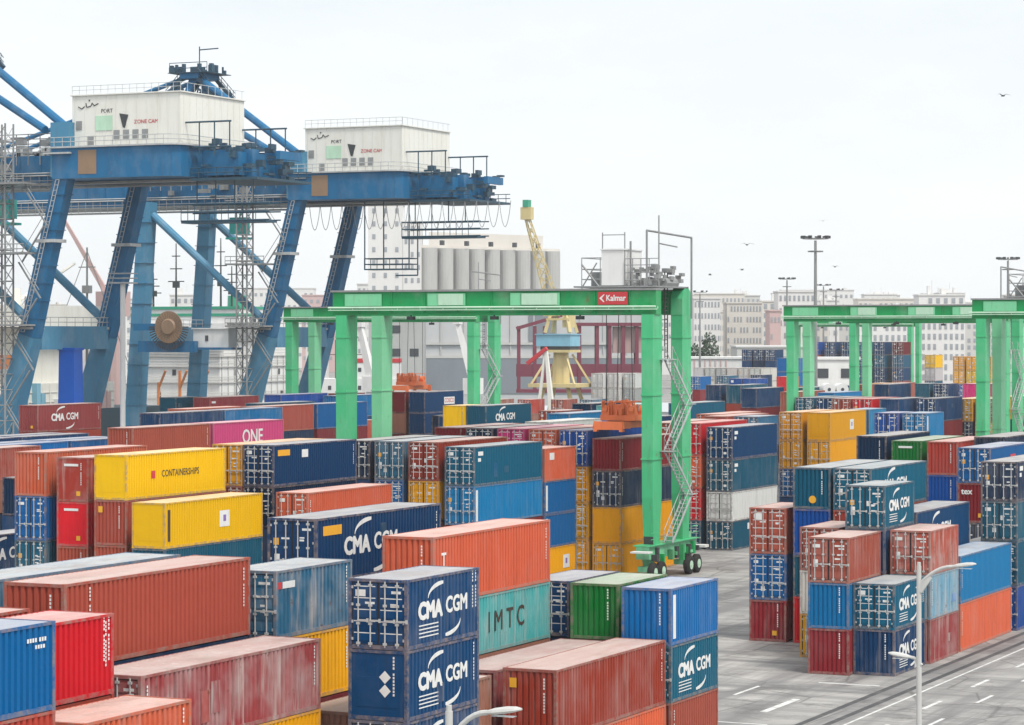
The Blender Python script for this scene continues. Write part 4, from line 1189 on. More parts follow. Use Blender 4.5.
    mb.tube((ax+1.2,yc-2,az+0.6), (ax+1.2,yc-2,az+4.4), 0.09, 5); mb.bar((ax+1.2,yc-2,az+3.9), (ax+4.4,yc-2,az+4.0), 0.16, 0.16)
    for s in (-1, 1):
        for y in (yc-2.6, yc+2.6):
            mb.bar((ax+s*1.2,y,az), (ax+s*4.6,y,az-3.6), 0.5, 0.5); mb.bar((ax+s*1.2,y,az-1.8), (ax+s*4.6,y,az-3.6), 0.3, 0.3)
            for k in range(3): mb.bar((ax+s*(1.6+k),y,az-.3-k*.72), (ax+s*(2.0+k),y,az-1.95-k*.36), 0.16, 0.16)
            for h in (0.7, 1.3): mb.tube((ax+s*1.2,y,az+h), (ax+s*4.6,y,az-3.6+h), 0.06, 4)
            for k in range(4): mb.tube((ax+s*(1.2+k),y,az-k*1.0), (ax+s*(1.2+k),y,az-k*1.0+1.3), 0.05, 4)
    ra = random.Random(31)
    for k in range(22):
        x, y = ra.uniform(-3.3, 3.3), ra.uniform(-3.2, 3.0); a = ra.uniform(.1, .45)
        mb.box(ax+x-a, ax+x+a, yc+y-a, yc+y+a, az+.6, az+.6+ra.uniform(.3, 1.5))
    mb.build('apex_platform', 'crane_dark', root)
    for y in (0.0, dy):
        yt = yc + (-1.8 if y == 0 else 1.8)
        if y == 0: mb = MB(); mb.tube((ax+0.8,yt,az), (XL+0.4,y+(-0.6 if y == 0 else .6),zg1+2.6), 0.52, 10); mb.build('back_stay', 'crane_blue', root)
        if y == 0: mb = MB(); mb.tube((ax-0.6,yt,az-3.5), (XL-2.4,y+(-0.6 if y == 0 else .6),zg1+2.2), 0.48, 10); mb.build('back_stay', 'crane_blue', root)
        mb = MB(); mb.tube((ax-1,yt,az), (-262,yc+(-3.4 if y == 0 else 3.4),zg0+3.6), 0.35, 8); mb.build('fore_stay', 'crane_blue', root)
        mb = MB(); mb.box(XL-1.3, XL+1.3, y-1.1, y+1.1, zg0+0.35, zg1+3.0); mb.box(XL-1.9, XL+1.9, y-1.8, y+1.7, zg0+3.1, zg0+3.3, 1)
        mb.build('leg_head', ['crane_blue_pale', 'galvanised'], root)
    # backreach maintenance frames and hanging basket
    mb = MB(); rr = random.Random(11)
    x0, x1 = -171.0, -161.8
    mb.box(x0, x1, 1.5, dy-2, zg0-0.4, zg0-0.1)
    for y in (1.4, dy-2):
        for z in (zg0+0.5, zg0+1.1): mb.tube((x0,y,z), (x1,y,z), 0.06, 5)
        for k in range(8): mb.tube((x0+k*1.22,y,zg0-0.1), (x0+k*1.22,y,zg0+1.1), 0.05, 5)
        for z in (zg0+3.6, zg0+6.6): mb.tube((x0-1,y,z), (x1-3.5,y,z), 0.12, 6)
        for k in range(4): mb.tube((x0-0.8+k*2.1,y,zg0+2.6), (x0-0.8+k*2.1,y,zg0+6.6), 0.09, 5)
    for k in range(70):
        x, y, z = rr.uniform(x0,x1-1), rr.uniform(1.4,dy-3), zg0+rr.uniform(0.0,4.2)
        a, b, h = rr.uniform(.1,.6), rr.uniform(.2,.8), rr.uniform(.1,.8)
        mb.box(x-a, x+a, y-b, y+b, z, z+h)
    mb.build('backreach_platform', 'crane_dark', root)
    mb = MB(); mb.box(x0+1.5, x0+6.2, 2.2, dy-4, zg0+0.2, zg0+3.0); mb.build('winch_cover', 'crane_blue', root)
    mb = MB()
    for z in (zg0-5.2, zg0-4.2, zg0-3.2):
        mb.tube((x0-1.5,1.8,z), (x1+1.5,1.8,z), 0.09, 5); mb.tube((x0-1.5,4.5,z), (x1+1.5,4.5,z), 0.09, 5)
    mb.box(x0-1.5, x1+1, 1.8, 4.5, zg0-5.5, zg0-5.25)
    for k in range(12):
        x = x0-1.5+k*0.94; mb.tube((x,1.8,zg0-5.3), (x,1.8,zg0-3.1), 0.05, 5)
    for k in range(4): mb.tube((x0+k*2.6,3,zg0-3.2), (x0+k*2.6,3,zg0-0.3), 0.08, 5)
    mb.build('trolley_walkway', 'crane_dark', root)
    if far:
        mb = MB()
        bx0, bx1, bz = -178.5, -171.5, zg0-9.8
        mb.box(bx0, bx1, 2.0, 4.6, bz, bz+0.18)
        for z in (bz+0.8, bz+1.6): mb.path([(bx0,2,z), (bx1,2,z), (bx1,4.6,z), (bx0,4.6,z), (bx0,2,z)], 0.08, 5)
        for k in range(8):
            x = bx0+k; mb.tube((x,2,bz), (x,2,bz+1.6), 0.06, 5)
        for x in (bx0, bx0+3, bx1):
            mb.tube((x,2.1,bz), (x,2.1,zg0-0.2), 0.10, 5)
        mb.bar((bx1-2,2,bz-0.8), (bx1+1.4,2,bz-0.8), 0.2, 0.2); mb.tube((bx1+1.4,2,bz-0.8), (bx1+1.4,2,zg0-3.3), 0.1, 5)
        mb.build('basket', 'crane_dark', root)
        # festoon loops under the girder
        mb = MB()
        for k in range(18):
            xa = -187+k*1.75; xm = xa+0.87
            pts = [(xa+1.75*i/8, 1.4, zg0-0.5-3.6*math.sin(math.pi*i/8)**0.8) for i in range(9)]
            mb.path(pts, 0.045, 4)
        mb.build('festoon_cable', 'steel_grey', root)
    # web stiffeners and service pipes on the girder
    mb = MB()
    for k in range(34): mb.box(-284+k*3.2, -283.86+k*3.2, yc-4.32, yc-4.202, zg0+0.1, zg0+3.3)
    for z in (zg0+0.9, zg0+1.2): mb.tube((-285,yc-4.4,z), (-190,yc-4.4,z), 0.09, 5, 1)
    mb.build('girder_stiffener', ['crane_blue', 'galvanised'], root)
    mb = MB(); rg = random.Random(41)
    for y in (yc-4.2, yc+4.2):
        for z in (zg0+3.9, zg0+4.4): mb.tube((-285,y,z), (-190,y,z), 0.05, 4)
        for k in range(60): mb.tube((-284+k*1.57,y,zg0+3.4), (-284+k*1.57,y,zg0+4.4), 0.04, 4)
    for k in range(40):
        x = rg.uniform(-240, -190); w = rg.uniform(.2, 1.2); mb.box(x, x+w, yc-4.2, yc-3.5, zg0+3.41, zg0+3.5+rg.uniform(.2, 1.1))
    mb.build('girder_rail', 'galvanised', root)
    # near side walkway with lattice rails along the girder
    mb = MB()
    for z in (zg0-0.9, zg0+0.2, zg0+0.8): mb.tube((-240,yc-5.2,z), (-189.5,yc-5.2,z), 0.06, 5)
    mb.box(-240, -189.5, yc-5.2, yc-4.45, zg0-1.1, zg0-0.95)
    for k in range(40): mb.tube((-240+k*1.28,yc-5.2,zg0-1.0), (-240+k*1.28,yc-5.2,zg0+0.8), 0.05, 5)
    for k in range(70):
        x = -214 + rr.uniform(0, 24); y = rr.uniform(1, dy-1); z = zg1+rr.uniform(-3.6, 1.4); a = rr.uniform(.1,.9)
        mb.box(x-a, x+a, y-.4, y+.4, z, z+rr.uniform(.15,.9))
    for k in range(14):
        x = -213+k*1.75; mb.tube((x,0.6,zg1-2), (x,0.6,zg1+1.8), 0.07, 5)
    for z in (zg1+0.6, zg1+1.2, zg1+1.8): mb.tube((-213,0.6,z), (-190,0.6,z), 0.06, 5)
    mb.build('girder_walkway', 'steel_grey', root)
    # lattice lift tower beside the far landside leg
    mb = MB(); tx, ty = XL-8.6, -2.6
    for dx in (0, 1.7):
        for d in (0, 1.7): mb.tube((tx+dx,ty+d,0.5), (tx+dx,ty+d,45), 0.13, 5)
    z = 1.0
    while z < 44.5:
        for a, b in (((0,0),(1.7,0)), ((1.7,0),(1.7,1.7)), ((1.7,1.7),(0,1.7)), ((0,1.7),(0,0))):
            mb.tube((tx+a[0],ty+a[1],z), (tx+b[0],ty+b[1],z), 0.07, 4); mb.tube((tx+a[0],ty+a[1],z), (tx+b[0],ty+b[1],z+1.9), 0.06, 4)
        z += 1.9
    for z in (20.2, 29.0, 37.5):
        mb.box(tx-1.4, tx+5.0, ty-0.8, ty+2.6, z, z+0.22)
        for h in (0.6, 1.2): mb.path([(tx-1.4,ty-0.8,z+h), (tx+5,ty-0.8,z+h)], 0.06, 4)
        for k in range(8): mb.tube((tx-1.4+k*0.9,ty-0.8,z), (tx-1.4+k*0.9,ty-0.8,z+1.2), 0.05, 4)
    mb.build('lift_tower', 'steel_grey', root)
    mb = MB(); rr = random.Random(8)
    for k in range(7):
        z = 6+k*4.4; s = 1 if k % 2 else -1
        mb.bar((XB+4.2-1.6*s+k*0.5,-1.9,z), (XB+4.2+1.6*s+k*0.5,-1.9,z+4.4), 0.22, 0.14)
        mb.tube((XB+4.2-1.6*s+k*0.5,-2.2,z+1), (XB+4.2+1.6*s+k*0.5,-2.2,z+5.4), 0.05, 4)
    mb.build('stair', 'steel_grey', root)
    mb = MB(); mb.box(-185.2, -182.6, -1.235, -1.203, zg0+0.6, zg1-0.5); mb.build('rust_patch', 'reel_tan', root)
    # trolley cab under the girder
    mb = MB(); mb.box(-203, -200.6, yc-2.2, yc-0.4, zg0-4.2, zg0-1.8); mb.box(-203.4, -200.2, yc-2.6, yc, zg0-5.0, zg0-4.7)
    mb.tube((-201.8,yc-1.3,zg0-1.8), (-201.2,yc-1.3,zg0), 0.12, 5)
    mb.build('cab', 'teal_mark', root)
    return root
sts(276, 'nearer blue quay crane with the larger cream machine house', False)
sts(334, 'farther blue quay crane with cables looping under its girder, above the gantries', True)

# cable reel on the farther crane
t = thing('cable_reel', 'tan round cable reel with dark spokes below, among the blue crane legs', 'cable reel', (-206.8, 330.0, 20.2))
q = MB(); q.tube((0,-0.35,0), (0,-0.25,0), 2.3, 36); q.tube((0,-0.62,0), (0,-0.35,0), 1.0, 24, 0, 1.25)
for k in range(28):
    a = 2*math.pi*k/28; q.bar((1.1*math.cos(a),-.385,1.1*math.sin(a)), (2.28*math.cos(a),-.385,2.28*math.sin(a)), .1, .06, up=(0,1,0))
q.build('drum', 'reel_tan', t)
for k in range(26):
    a = R(180 + 180*k/25)
    q = MB(); q.bar((2.32*math.cos(a),-0.3,2.32*math.sin(a)), (3.3*math.cos(a),-0.3,3.3*math.sin(a)), 0.16, 0.10, up=(0,1,0)); q.build('spoke', 'dark_steel', t)
q = MB(); q.box(-6.0, 0.0, -0.2, 1.6, -0.5, 0.5); q.box(-5.5, 4.0, 0.2, 1.2, -3.6, -2.0); q.build('bracket', 'crane_blue', t)
t = thing('switch_house', 'white cabin with one dark window on the crane beam beside the tan reel', 'cabin', (-202.6, 331.5, 17.3))
q = MB(); q.box(-1.2, 4.6, 0, 2.4, 0, 2.6); q.box(-1.4, 4.8, -0.2, 2.6, 2.6, 2.75); q.build('wall', 'white_paint', t)
q = MB(); q.box(0.8, 1.3, -0.06, 0, 0.9, 1.7); q.build('window', 'window_dark', t)
q = MB(); q.box(-1.8, 5.2, -0.5, 2.9, -0.35, -0.02); q.build('floor', 'crane_blue', t)
# bright blue column and a white mast among the crane legs
q = MB(); q.bar((0,0,0), (0,0,17.2), 2.7, 2.2, 0, 2.2, 1.9, up=(0,1,0)); q.box(-1.25, 1.25, -1.05, 1.05, 17.2, 17.5)
tag(q.build('steel_column', 'bright_blue', None, (-191.5, 282.5, 0)), 'bright blue tapering steel column under the beam of the nearer quay crane', 'column')
t = thing('pole', 'thin white pole beside the leg of the nearer quay crane', 'pole', (-186.1, 286, 0))
q = MB(); q.tube((0,0,0), (0,0,25.5), 0.36, 8, 0, 0.32); q.build('shaft', 'white_paint', t)
q = MB(); q.box(-1.4, 1.4, -1.2, 1.2, 25.52, 25.7)
for z in (26.2, 26.8): q.path([(-1.4,-1.2,z), (1.4,-1.2,z), (1.4,1.2,z), (-1.4,1.2,z), (-1.4,-1.2,z)], 0.06, 4)
q.build('platform', 'galvanised', t)
# ------------------------------------------------------------------ ships at the quay
def ship_white():
    X, Y = -246.0, 406.0
    t = thing('ship', 'white ship superstructure with green bands and masts behind the quay crane legs', 'ship', (X, Y, -2.0))
    q = MB(); q.box(-10, 10, -18, 34, -4, 7.0); q.box(-10.2, 10.2, -18.2, 34, 7.0, 7.6); q.build('hull', 'red_hull', t)
    q = MB(); q.box(-9, 9, -12, 14, 7.6, 17.4); q.box(-8.6, 8.6, -10, 13, 17.4, 23.0); q.box(-11, 11, -9, 2, 23.0, 25.4); s = q.build('superstructure', 'white_paint', t)
    q = MB(); q.box(-11.1, 11.1, -9.2, 2.2, 25.4, 25.9); q.box(-11.06, 11.06, -9.1, 2.1, 24.2, 24.7); q.build('bridge_band', 'ship_green', t)
    wm = MB().box(-0.06, 0.06, -0.35, 0.35, -0.5, 0.5).mesh('window', ['window_dark'])
    wf = MB().box(-0.35, 0.35, -0.06, 0.06, -0.5, 0.5).mesh('window', ['window_dark'])
    for y, z in ((-7,14.6), (0.5,14.6), (3,14.6), (-5,10.8), (1.5,10.8), (8,14.6), (9,10.8)): link('window', wm, s, (9.02, y, z))
    for x, z in ((-6,14.6), (0,14.6), (4,14.6), (-3,10.8), (4,10.8)): link('window', wf, s, (x, -12.02, z))
    for k in range(7): link('window', wm, s, (11.02, -8.2+k*1.5, 23.6))
    for x, y, h in ((-4,-5,11), (2,0,12), (6,-3,7), (-8,-6,6)):
        q = MB(); q.tube((x,y,25.9), (x,y,25.9+h), 0.22, 6, 0, 0.1)
        for k in range(3): q.bar((x-1.6+k*.4,y,25.9+h*(.4+.2*k)), (x+1.6-k*.4,y,25.9+h*(.4+.2*k)), 0.18, 0.18)
        q.box(x-.5, x+.5, y-.4, y+.4, 25.9+h*.3, 25.9+h*.3+1.0)
        q.build('mast', 'dark_steel', t)
    q = MB()
    for z in (10.2, 12.9, 15.6, 17.4, 20.2):
        q.box(-9.3, 9.25, -12.4, 14.2, z-0.08, z+0.08)
        for zz in (z+.5, z+1.0): q.tube((9.25,-12.4,zz), (9.25,14.2,zz), 0.045, 4); q.tube((-9.3,-12.4,zz), (9.25,-12.4,zz), 0.045, 4)
    for k in range(12): q.box(9.02, 9.12, -11.5+k*2.1, -11.3+k*2.1, 7.6, 17.3)
    q.build('deck', 'concrete_pale', t)
    q = MB()
    for k in range(5): q.tube((-9+k*4.2,-16,7.6), (-9+k*4.2,-16,13+2*(k%2)), 0.3, 6); q.bar((-9+k*4.2,-16,12), (-7+k*4.2,-17,15), .3, .3)
    q.build('deck_gear', 'rust_orange', t)
    q = MB(); q.tube((0,9,17.4), (0,9,28), 2.0, 12, 0, 1.7); q.build('funnel', 'ship_green', t)
    q = MB(); q.box(-9.4, 9.4, -18, -12.2, 8.6, 8.8)
    for k in range(14): q.tube((9.4,-18+k*2.4,7.6), (9.4,-18+k*2.4,9.0), 0.07, 4)
    q.tube((9.4,-18,9.0), (9.4,14,9.0), 0.07, 4); q.build('deck_rail', 'white_paint', t)
ship_white()
def ship_cream():
    t = thing('ship', 'cream hatch covered ship with an orange boat seen under the nearer quay crane', 'ship', (-236.0, 318.0, 0))
    q = MB(); q.box(-9, 9, -40, 44, -4, 8.0); q.build('hull', 'ship_hull', t)
    q = MB(); q.box(-8, 8, -20, 30, 8.0, 12.0); q.box(-6, 6, -16, 26, 12.0, 13.4)
    for k in range(26): q.box(8.0, 8.14, -19.5+k*1.9, -19.2+k*1.9, 8.02, 11.9)
    for z in (9.2, 10.6): q.box(8.0, 8.1, -20, 30, z, z+.12)
    q.build('hatch', 'house_cream', t)
    q = MB(); q.box(-7, 8.4, 4, 26, 20.0, 23.4); q.box(-6, 6, 8, 24, 13.4, 20.0); q.build('superstructure', 'house_cream', t)
    q = MB(); q.bar((7.0,-8,15.2), (7.0,4,15.2), 2.2, 2.0, 0); q.bar((7,-8,15.2), (7,-9.6,15.8), 2.2, 2.0, 0, .5, .6); q.bar((7,4,15.2), (7,5.6,15.8), 2.2, 2.0, 0, .5, .6); q.box(6.3, 7.7, -5, 1, 16.2, 17.0)
    q.build('lifeboat', 'rust_orange', t)
    for y in (-12, 16): 
        q = MB(); q.tube((0,y,12), (0,y,26), 0.9, 8, 0, 0.6); q.tube((0,y,24), (1.5,y+13,30), 0.35, 6, 0, .2); q.build('deck_crane', 'house_cream', t)
    q = MB(); q.tube((7,-14,13), (7,-14,20), 1.1, 10); q.build('vent_post', 'white_paint', t)
    rs = random.Random(17)
    for k in range(8):
        y = -22+k*7.2; x = rs.uniform(-6, 6); h = rs.uniform(22, 33)
        q = MB(); q.tube((x,y,12), (x,y,h), .28, 6, 0, .14); q.bar((x-1.5,y,h-3), (x+1.5,y,h-3), .16, .16); q.box(x-.6, x+.6, y-.5, y+.5, h-7, h-5.8)
        q.tube((x,y,h-.5), (x+4,y+6,13.5), .06, 4); q.tube((x,y,h-.5), (x-4,y-6,13.5), .06, 4); q.build('mast', 'steel_grey', t)
    for k, m_ in enumerate(('rust_orange','white_paint','ship_green','red_hull','house_cream','steel_grey','sky_blue_paint','white_paint','rust_orange','render_rose')):
        y = -24+k*5.4; w = rs.uniform(.8, 2.0); q = MB(); q.box(8.0, 8.9, y, y+w, 8.02, 9.6+rs.uniform(0, 3)); q.box(8.1, 8.8, y+w+.3, y+w+1.4, 8.02, 8.9+rs.uniform(0, 2)); q.build('deck_locker', m_, t)
ship_cream()
t = thing('ship_crane', 'rose coloured ship crane with a slanting jib beyond the nearer quay crane', 'crane', (-240, 366, 0))
q = MB(); q.tube((0,0,-4), (0,0,22), 1.4, 10); q.box(-2, 2, -2, 2, 22, 26); q.build('pedestal', 'render_rose', t)
q = MB(); q.bar((0,0,24), (-9,-3,40), 0.9, 0.9, 0, 0.4, 0.4); q.build('jib', 'render_rose', t)
f_, th_ = 2700.0, R(24.85)
def place(r, w):           # metres right of / ahead of the view axis -> yard coordinates
    return (r*math.cos(th_)-w*math.sin(th_), r*math.sin(th_)+w*math.cos(th_))
for r, w, lean, nm in ((-7.2, 500, (-2.6,-1.2,9.5), 'white leaning derrick beside the right legs of the far gantry'), (-27.0, 520, (-2.0,-1.0,9.0), 'white leaning derrick between the left legs of the near gantry'), (-45.5, 480, (-2.4,-1.1,4.0), 'low white davit at the foot of the farther quay crane')):
    t = thing('derrick', nm, 'derrick', place(r, w)+(0,))
    q = MB(); q.tube((0,0,0), (0,0,8), 1.5, 10, 0, 1.1); q.box(-1.5, 1.5, -1.3, 1.3, 8, 11); q.build('base', 'white_paint', t)
    q = MB(); q.bar((0,0,10.5), (lean[0],lean[1],11.5+lean[2]), 1.6, 1.6, 0, 0.9, 0.9); q.box(lean[0]-.7, lean[0]+.7, lean[1]-.7, lean[1]+.7, 11.5+lean[2], 12.6+lean[2]); q.build('boom', 'white_paint', t)
# a small white coaster and deck gear along the quay
t = thing('ship', 'low white vessel with a red band seen between the near gantry legs', 'ship', place(-27.5, 540)+(-2.0,), R(24.85))
q = MB(); q.box(-13, 9, 0, 12, 0, 7.0); q.build('hull', 'ship_hull', t)
q = MB(); q.box(-12, 7, 0.4, 11, 7.02, 12.2); q.box(-6, 5, 0.8, 9, 12.2, 15.4); s = q.build('superstructure', 'white_paint', t)
q = MB(); q.box(-6.1, 5.1, 0.7, 9.1, 15.42, 16.2); q.build('bridge_band', 'red_mark', t)
wq = MB().box(-.32, .32, -.06, 0, -.4, .4).mesh('window', ['window_dark'])
for k in range(9): link('window', wq, s, (-11+k*2.0, 0.39, 10.4))
for k in range(5): link('window', wq, s, (-5+k*2.0, 0.79, 14.0))
for k in range(3):
    q = MB(); q.tube((-8+k*5.5,4,12.2), (-8+k*5.5,4,20+k), 0.16, 5); q.bar((-9.2+k*5.5,4,17), (-6.8+k*5.5,4,17), .14, .14); q.build('mast', 'dark_steel', t)
# ------------------------------------------------------------------ yellow harbour crane
t = thing('harbour_crane', 'old yellow harbour crane on splayed legs with a pale blue cabin', 'crane', (-210.7, 477.5, 0))
for sx in (-1, 1):
    for sy in (-1, 1):
        q = MB(); q.bar((sx*5.2,sy*4.2,0), (sx*2.4,sy*2.2,9.0), 0.8, 0.8, 0, 0.6, 0.6); q.build('leg', 'crane_yellow', t)
q = MB(); q.box(-5.0, 5.0, -4.4, 4.4, 8.9, 9.6); q.build('portal', 'crane_yellow', t)
for sx in (-1, 1):
    for sy in (-1, 1):
        q = MB(); q.bar((sx*4.6,sy*4,9.4), (sx*1.7,sy*1.6,15.2), 0.35, 0.35); q.build('brace', 'crane_yellow', t)
q = MB(); q.tube((0,0,9.6), (0,0,15.6), 1.75, 14, 0, 1.45); q.box(-3.0, 3.0, -2.6, 2.6, 15.6, 16.1); q.build('column', 'crane_yellow', t)
q = MB(); q.box(-4.2, 3.0, -2.4, 2.4, 16.8, 19.0); q.box(-4.4, 3.2, -2.6, 2.6, 19.0, 19.2); q.build('cabin', 'sky_blue_paint', t)
q = MB(); q.box(-3.4, 2.8, -2.2, 2.2, 16.12, 16.78); q.build('turntable', 'dark_steel', t)
q = MB()
for sx in (-1, 1):
    for sy in (-1, 1): q.bar((sx*2.6,sy*1.8,19.4), (sx*0.8,sy*0.7,26.5), 0.7, 0.6)
q.bar((-2.4,-1.6,22.0), (2.4,-1.6,22.0), 0.4, 0.4); q.box(-3.2, -0.8, -1.4, 1.4, 22.6, 24.4); q.box(0.9, 2.4, -1.4, 1.4, 20.4, 24.0); q.build('tower', 'crane_yellow', t)
q = MB()
jb, jt = Vector((-1.4,0,24)), Vector((-6.2,-2,41.5))
for dx, dy in ((-.8,-.7),(.8,-.7),(.8,.7),(-.8,.7)):
    q.bar(jb+Vector((dx*1.5,dy,0)), jt+Vector((dx*.5,dy*.5,0)), 0.22, 0.22)
for k in range(9):
    a, b = jb.lerp(jt, k/9), jb.lerp(jt, (k+1)/9); w0, w1 = 1.2-.09*k, 1.2-.09*(k+1)
    q.bar(a+Vector((-w0,-.6,0)), b+Vector((w1,-.6,0)), 0.14, 0.14); q.bar(a+Vector((w0,.6,0)), b+Vector((-w1,.6,0)), 0.14, 0.14)
    q.bar(a+Vector((-w0,-.6,0)), a+Vector((w0,-.6,0)), 0.16, 0.16)
q.box(jt.x-1.2, jt.x+1.0, jt.y-.7, jt.y+.7, jt.z-.2, jt.z+2.2); q.build('jib', 'crane_yellow', t)
q = MB(); q.box(jt.x-.7, jt.x+.5, jt.y-.8, jt.y+.6, jt.z+2.22, jt.z+3.6); q.build('lamp_head', 'ship_green', t)
t = thing('derrick', 'pale cream leaning mast in front of the yellow harbour crane', 'derrick', place(6.6, 505)+(0,))
q = MB(); q.bar((1.4,0,0), (-0.2,0,16), 1.2, 1.0, 0, 0.5, 0.5); q.bar((-2.5,0,0), (-0.4,0,16), 0.5, 0.5, 0, 0.4, 0.4); q.build('mast', 'house_cream', t)
q = MB(); q.bar((0,-0.2,16.5), (-4,-0.2,13.6), 0.7, 0.7); q.build('hook_arm', 'red_mark', t)

# ------------------------------------------------------------------ silos, sheds and the maroon loading frame
def bx(mb, r0, r1, w0, w1, z0, z1, mi=0):
    p = [place(r0,w0), place(r1,w0), place(r1,w1), place(r0,w1)]
    mb.prism([(a, b, z0) for a, b in p], (0, 0, z1-z0), mi)
t = thing('grain_silo', 'long row of grey concrete grain silos with a pale gallery on top', 'grain silo', place(-8, 1000)+(0,))
def loc(p): return Vector(p) - t.location
q = MB()
for k in range(9):
    for j in range(2):
        a = place(-31.0+k*5.8, 1004+k*5.6+j*9)
        a = Vector((a[0], a[1], 0)) - t.location
        q.tube((a.x,a.y,0), (a.x,a.y,51.0), 3.35, 20)
q.build('silo', 'concrete_grey', t)
q = MB()
c = [place(-34, 1002), place(18.5, 1051), place(18.5, 1063), place(-34, 1014)]
q.prism([(a-t.location.x, b-t.location.y, 51.02) for a, b in c], (0,0,1.0))
c = [place(-31, 1006), place(12, 1047), place(12, 1056), place(-31, 1013)]
q.prism([(a-t.location.x, b-t.location.y, 52.02) for a, b in c], (0,0,5.0)); q.build('gallery', 'render_cream', t)
q = MB()
for k in range(5):
    a = place(-26+k*9, 1004+k*8.7); q.box(a[0]-t.location.x-.7, a[0]-t.location.x+.7, a[1]-t.location.y-.7, a[1]-t.location.y+.7, 52.02, 53.8)
q.build('vent', 'dark_steel', t)
def house(name, label, r0, r1, w, z1, mat, cols, rows, depth=14, cat='building', wz=None, roof=None, ww=None):
    o = place((r0+r1)/2, w)
    t = thing(name, label, cat, o+(0,), R(24.85))
    hw = (r1-r0)/2
    q = MB(); q.box(-hw, hw, 0, depth, 0, z1); wl_ = q.build('wall', mat, t)
    q = MB(); q.box(-hw-0.3, hw+0.3, -0.3, depth+0.3, z1+0.01, z1+0.5); q.build('roof', roof or mat, t)
    if cols and rows:
        z0 = wz if wz is not None else 3.0
        dx, dz = 2*hw/cols, (z1-z0)/rows
        a, b = (ww or dx*0.24), min(dz*0.28, 0.9)
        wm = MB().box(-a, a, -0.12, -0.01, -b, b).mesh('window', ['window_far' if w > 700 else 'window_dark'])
        r = random.Random(hash(label) % 1000 if False else len(label)*13+cols)
        for i in range(cols):
            for j in range(rows):
                if r.random() < 0.1: continue
                link('window', wm, t, (-hw+dx*(i+.5), 0, z0+dz*(j+.5)))
    return t
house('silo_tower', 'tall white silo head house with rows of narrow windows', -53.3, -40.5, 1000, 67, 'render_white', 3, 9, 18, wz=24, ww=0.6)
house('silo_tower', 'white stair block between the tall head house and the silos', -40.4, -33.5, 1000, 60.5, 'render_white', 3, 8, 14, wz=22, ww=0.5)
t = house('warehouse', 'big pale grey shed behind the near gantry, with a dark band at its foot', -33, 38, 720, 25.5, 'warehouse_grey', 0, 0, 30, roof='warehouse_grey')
q = MB(); q.box(-35.5, 35.5, -0.2, -0.02, 3.2, 12.6, 0); q.box(-35.5, 35.5, -0.6, -0.21, 16.2, 16.8, 1); q.box(-35.5, 35.5, -0.3, -0.02, 12.62, 13.4, 1)
for k in range(12): q.box(-34+k*6.2, -33.7+k*6.2, -0.35, -0.02, 13.42, 25.2, 1)
q.build('wall_band', ['warehouse_band', 'concrete_pale'], t)
q = MB(); q.box(2, 9, -0.3, -0.02, 17.2, 25.0); q.build('door', 'warehouse_band', t)
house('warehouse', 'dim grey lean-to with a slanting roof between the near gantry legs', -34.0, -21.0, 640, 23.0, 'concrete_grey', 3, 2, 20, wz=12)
t = thing('loading_frame', 'maroon steel loading gallery on posts in front of the grey shed', 'loading gallery', place(10, 640)+(0,), R(24.85))
def post_m(): return MB().box(-0.42, 0.42, -0.4, 0.4, 0, 15.0).mesh('post', ['maroon_steel'])
pm_ = post_m()
for x in (-8.4, -4.6, -2.2, 6.0, 10.2, 13.2, 16.4, 19.6, 22.6): link('post', pm_, t, (x, 0, 6.0)); link('post', pm_, t, (x, 7, 6.0))
q = MB(); q.box(-9, 24, -0.6, 7.6, 5.2, 6.0); q.box(4, 24, -0.7, 7.7, 21.0, 21.8); q.bar((-9,-0.3,20.4), (4,-0.3,24.2), 0.8, 0.8); q.bar((-9,7.3,20.4), (4,7.3,24.2), 0.8, 0.8)
q.box(-9, 24, -0.2, 0.1, 9.0, 12.0); q.build('beam', 'maroon_steel', t)
q = MB(); q.box(14, 23.5, 1, 6, 14.6, 20.9); q.build('hopper', 'render_rose', t)
t = house('warehouse', 'white shed with panelled doors right of the near gantry', 42.5, 60.5, 640, 13.2, 'white_paint', 0, 0, 14, roof='white_paint')
q = MB()
for k in range(7): q.box(-8.4+k*1.25, -8.1+k*1.25, -0.2, -0.02, 4.0, 13.0)
q.box(-9, 9, -0.3, -0.21, 8.0, 8.3); q.build('door_rail', 'render_rose', t)
for k, (r, w, cs, tx_) in enumerate(((17.5, 520, ('white','white'), 'nearest the orange spreader ropes'), (20.6, 520, ('white','white'), 'in the middle'), (23.7, 520, ('white','grey'), 'nearest the green leg'))):
    x, y = place(r, w)
    stack(x, y, L20, [(HC, cs[0], 'D', 'upper far white container end behind the orange spreader, ' + tx_, 'eplate', .3), (HC, cs[1], 'D', 'lower far white container end behind the orange spreader, ' + tx_, '', .4), *hid(HC, HC)])
for k, (r, w, cs, tx_) in enumerate(((-2.2, 470, ('tan','salmon'), 'left of the yellow crane legs'), (3.2, 470, ('brick','tan'), 'under the yellow crane'), (9.0, 470, ('salmon','tan'), 'right of the yellow crane legs'), (14.0, 470, ('steel','grey'), 'next to the white ends'))):
    x, y = place(r, w)
    stack(x, y, L20, [(S, cs[0], 'D', 'faded far %s container ' % {'tan':'tan','brick':'brick red','salmon':'salmon','steel':'grey-blue'}[cs[0]] + tx_, '', .6), (S, cs[1], 'D', 'dull far %s container beneath, ' % cs[1] + tx_, '', .6), *hid(S)])
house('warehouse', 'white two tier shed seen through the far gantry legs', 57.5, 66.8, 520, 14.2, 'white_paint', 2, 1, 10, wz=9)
t = thing('tank_container', 'pair of white round tank ends with dark hubs behind the yellow containers', 'tank', place(46.2, 385)+(10.4,), R(24.85))
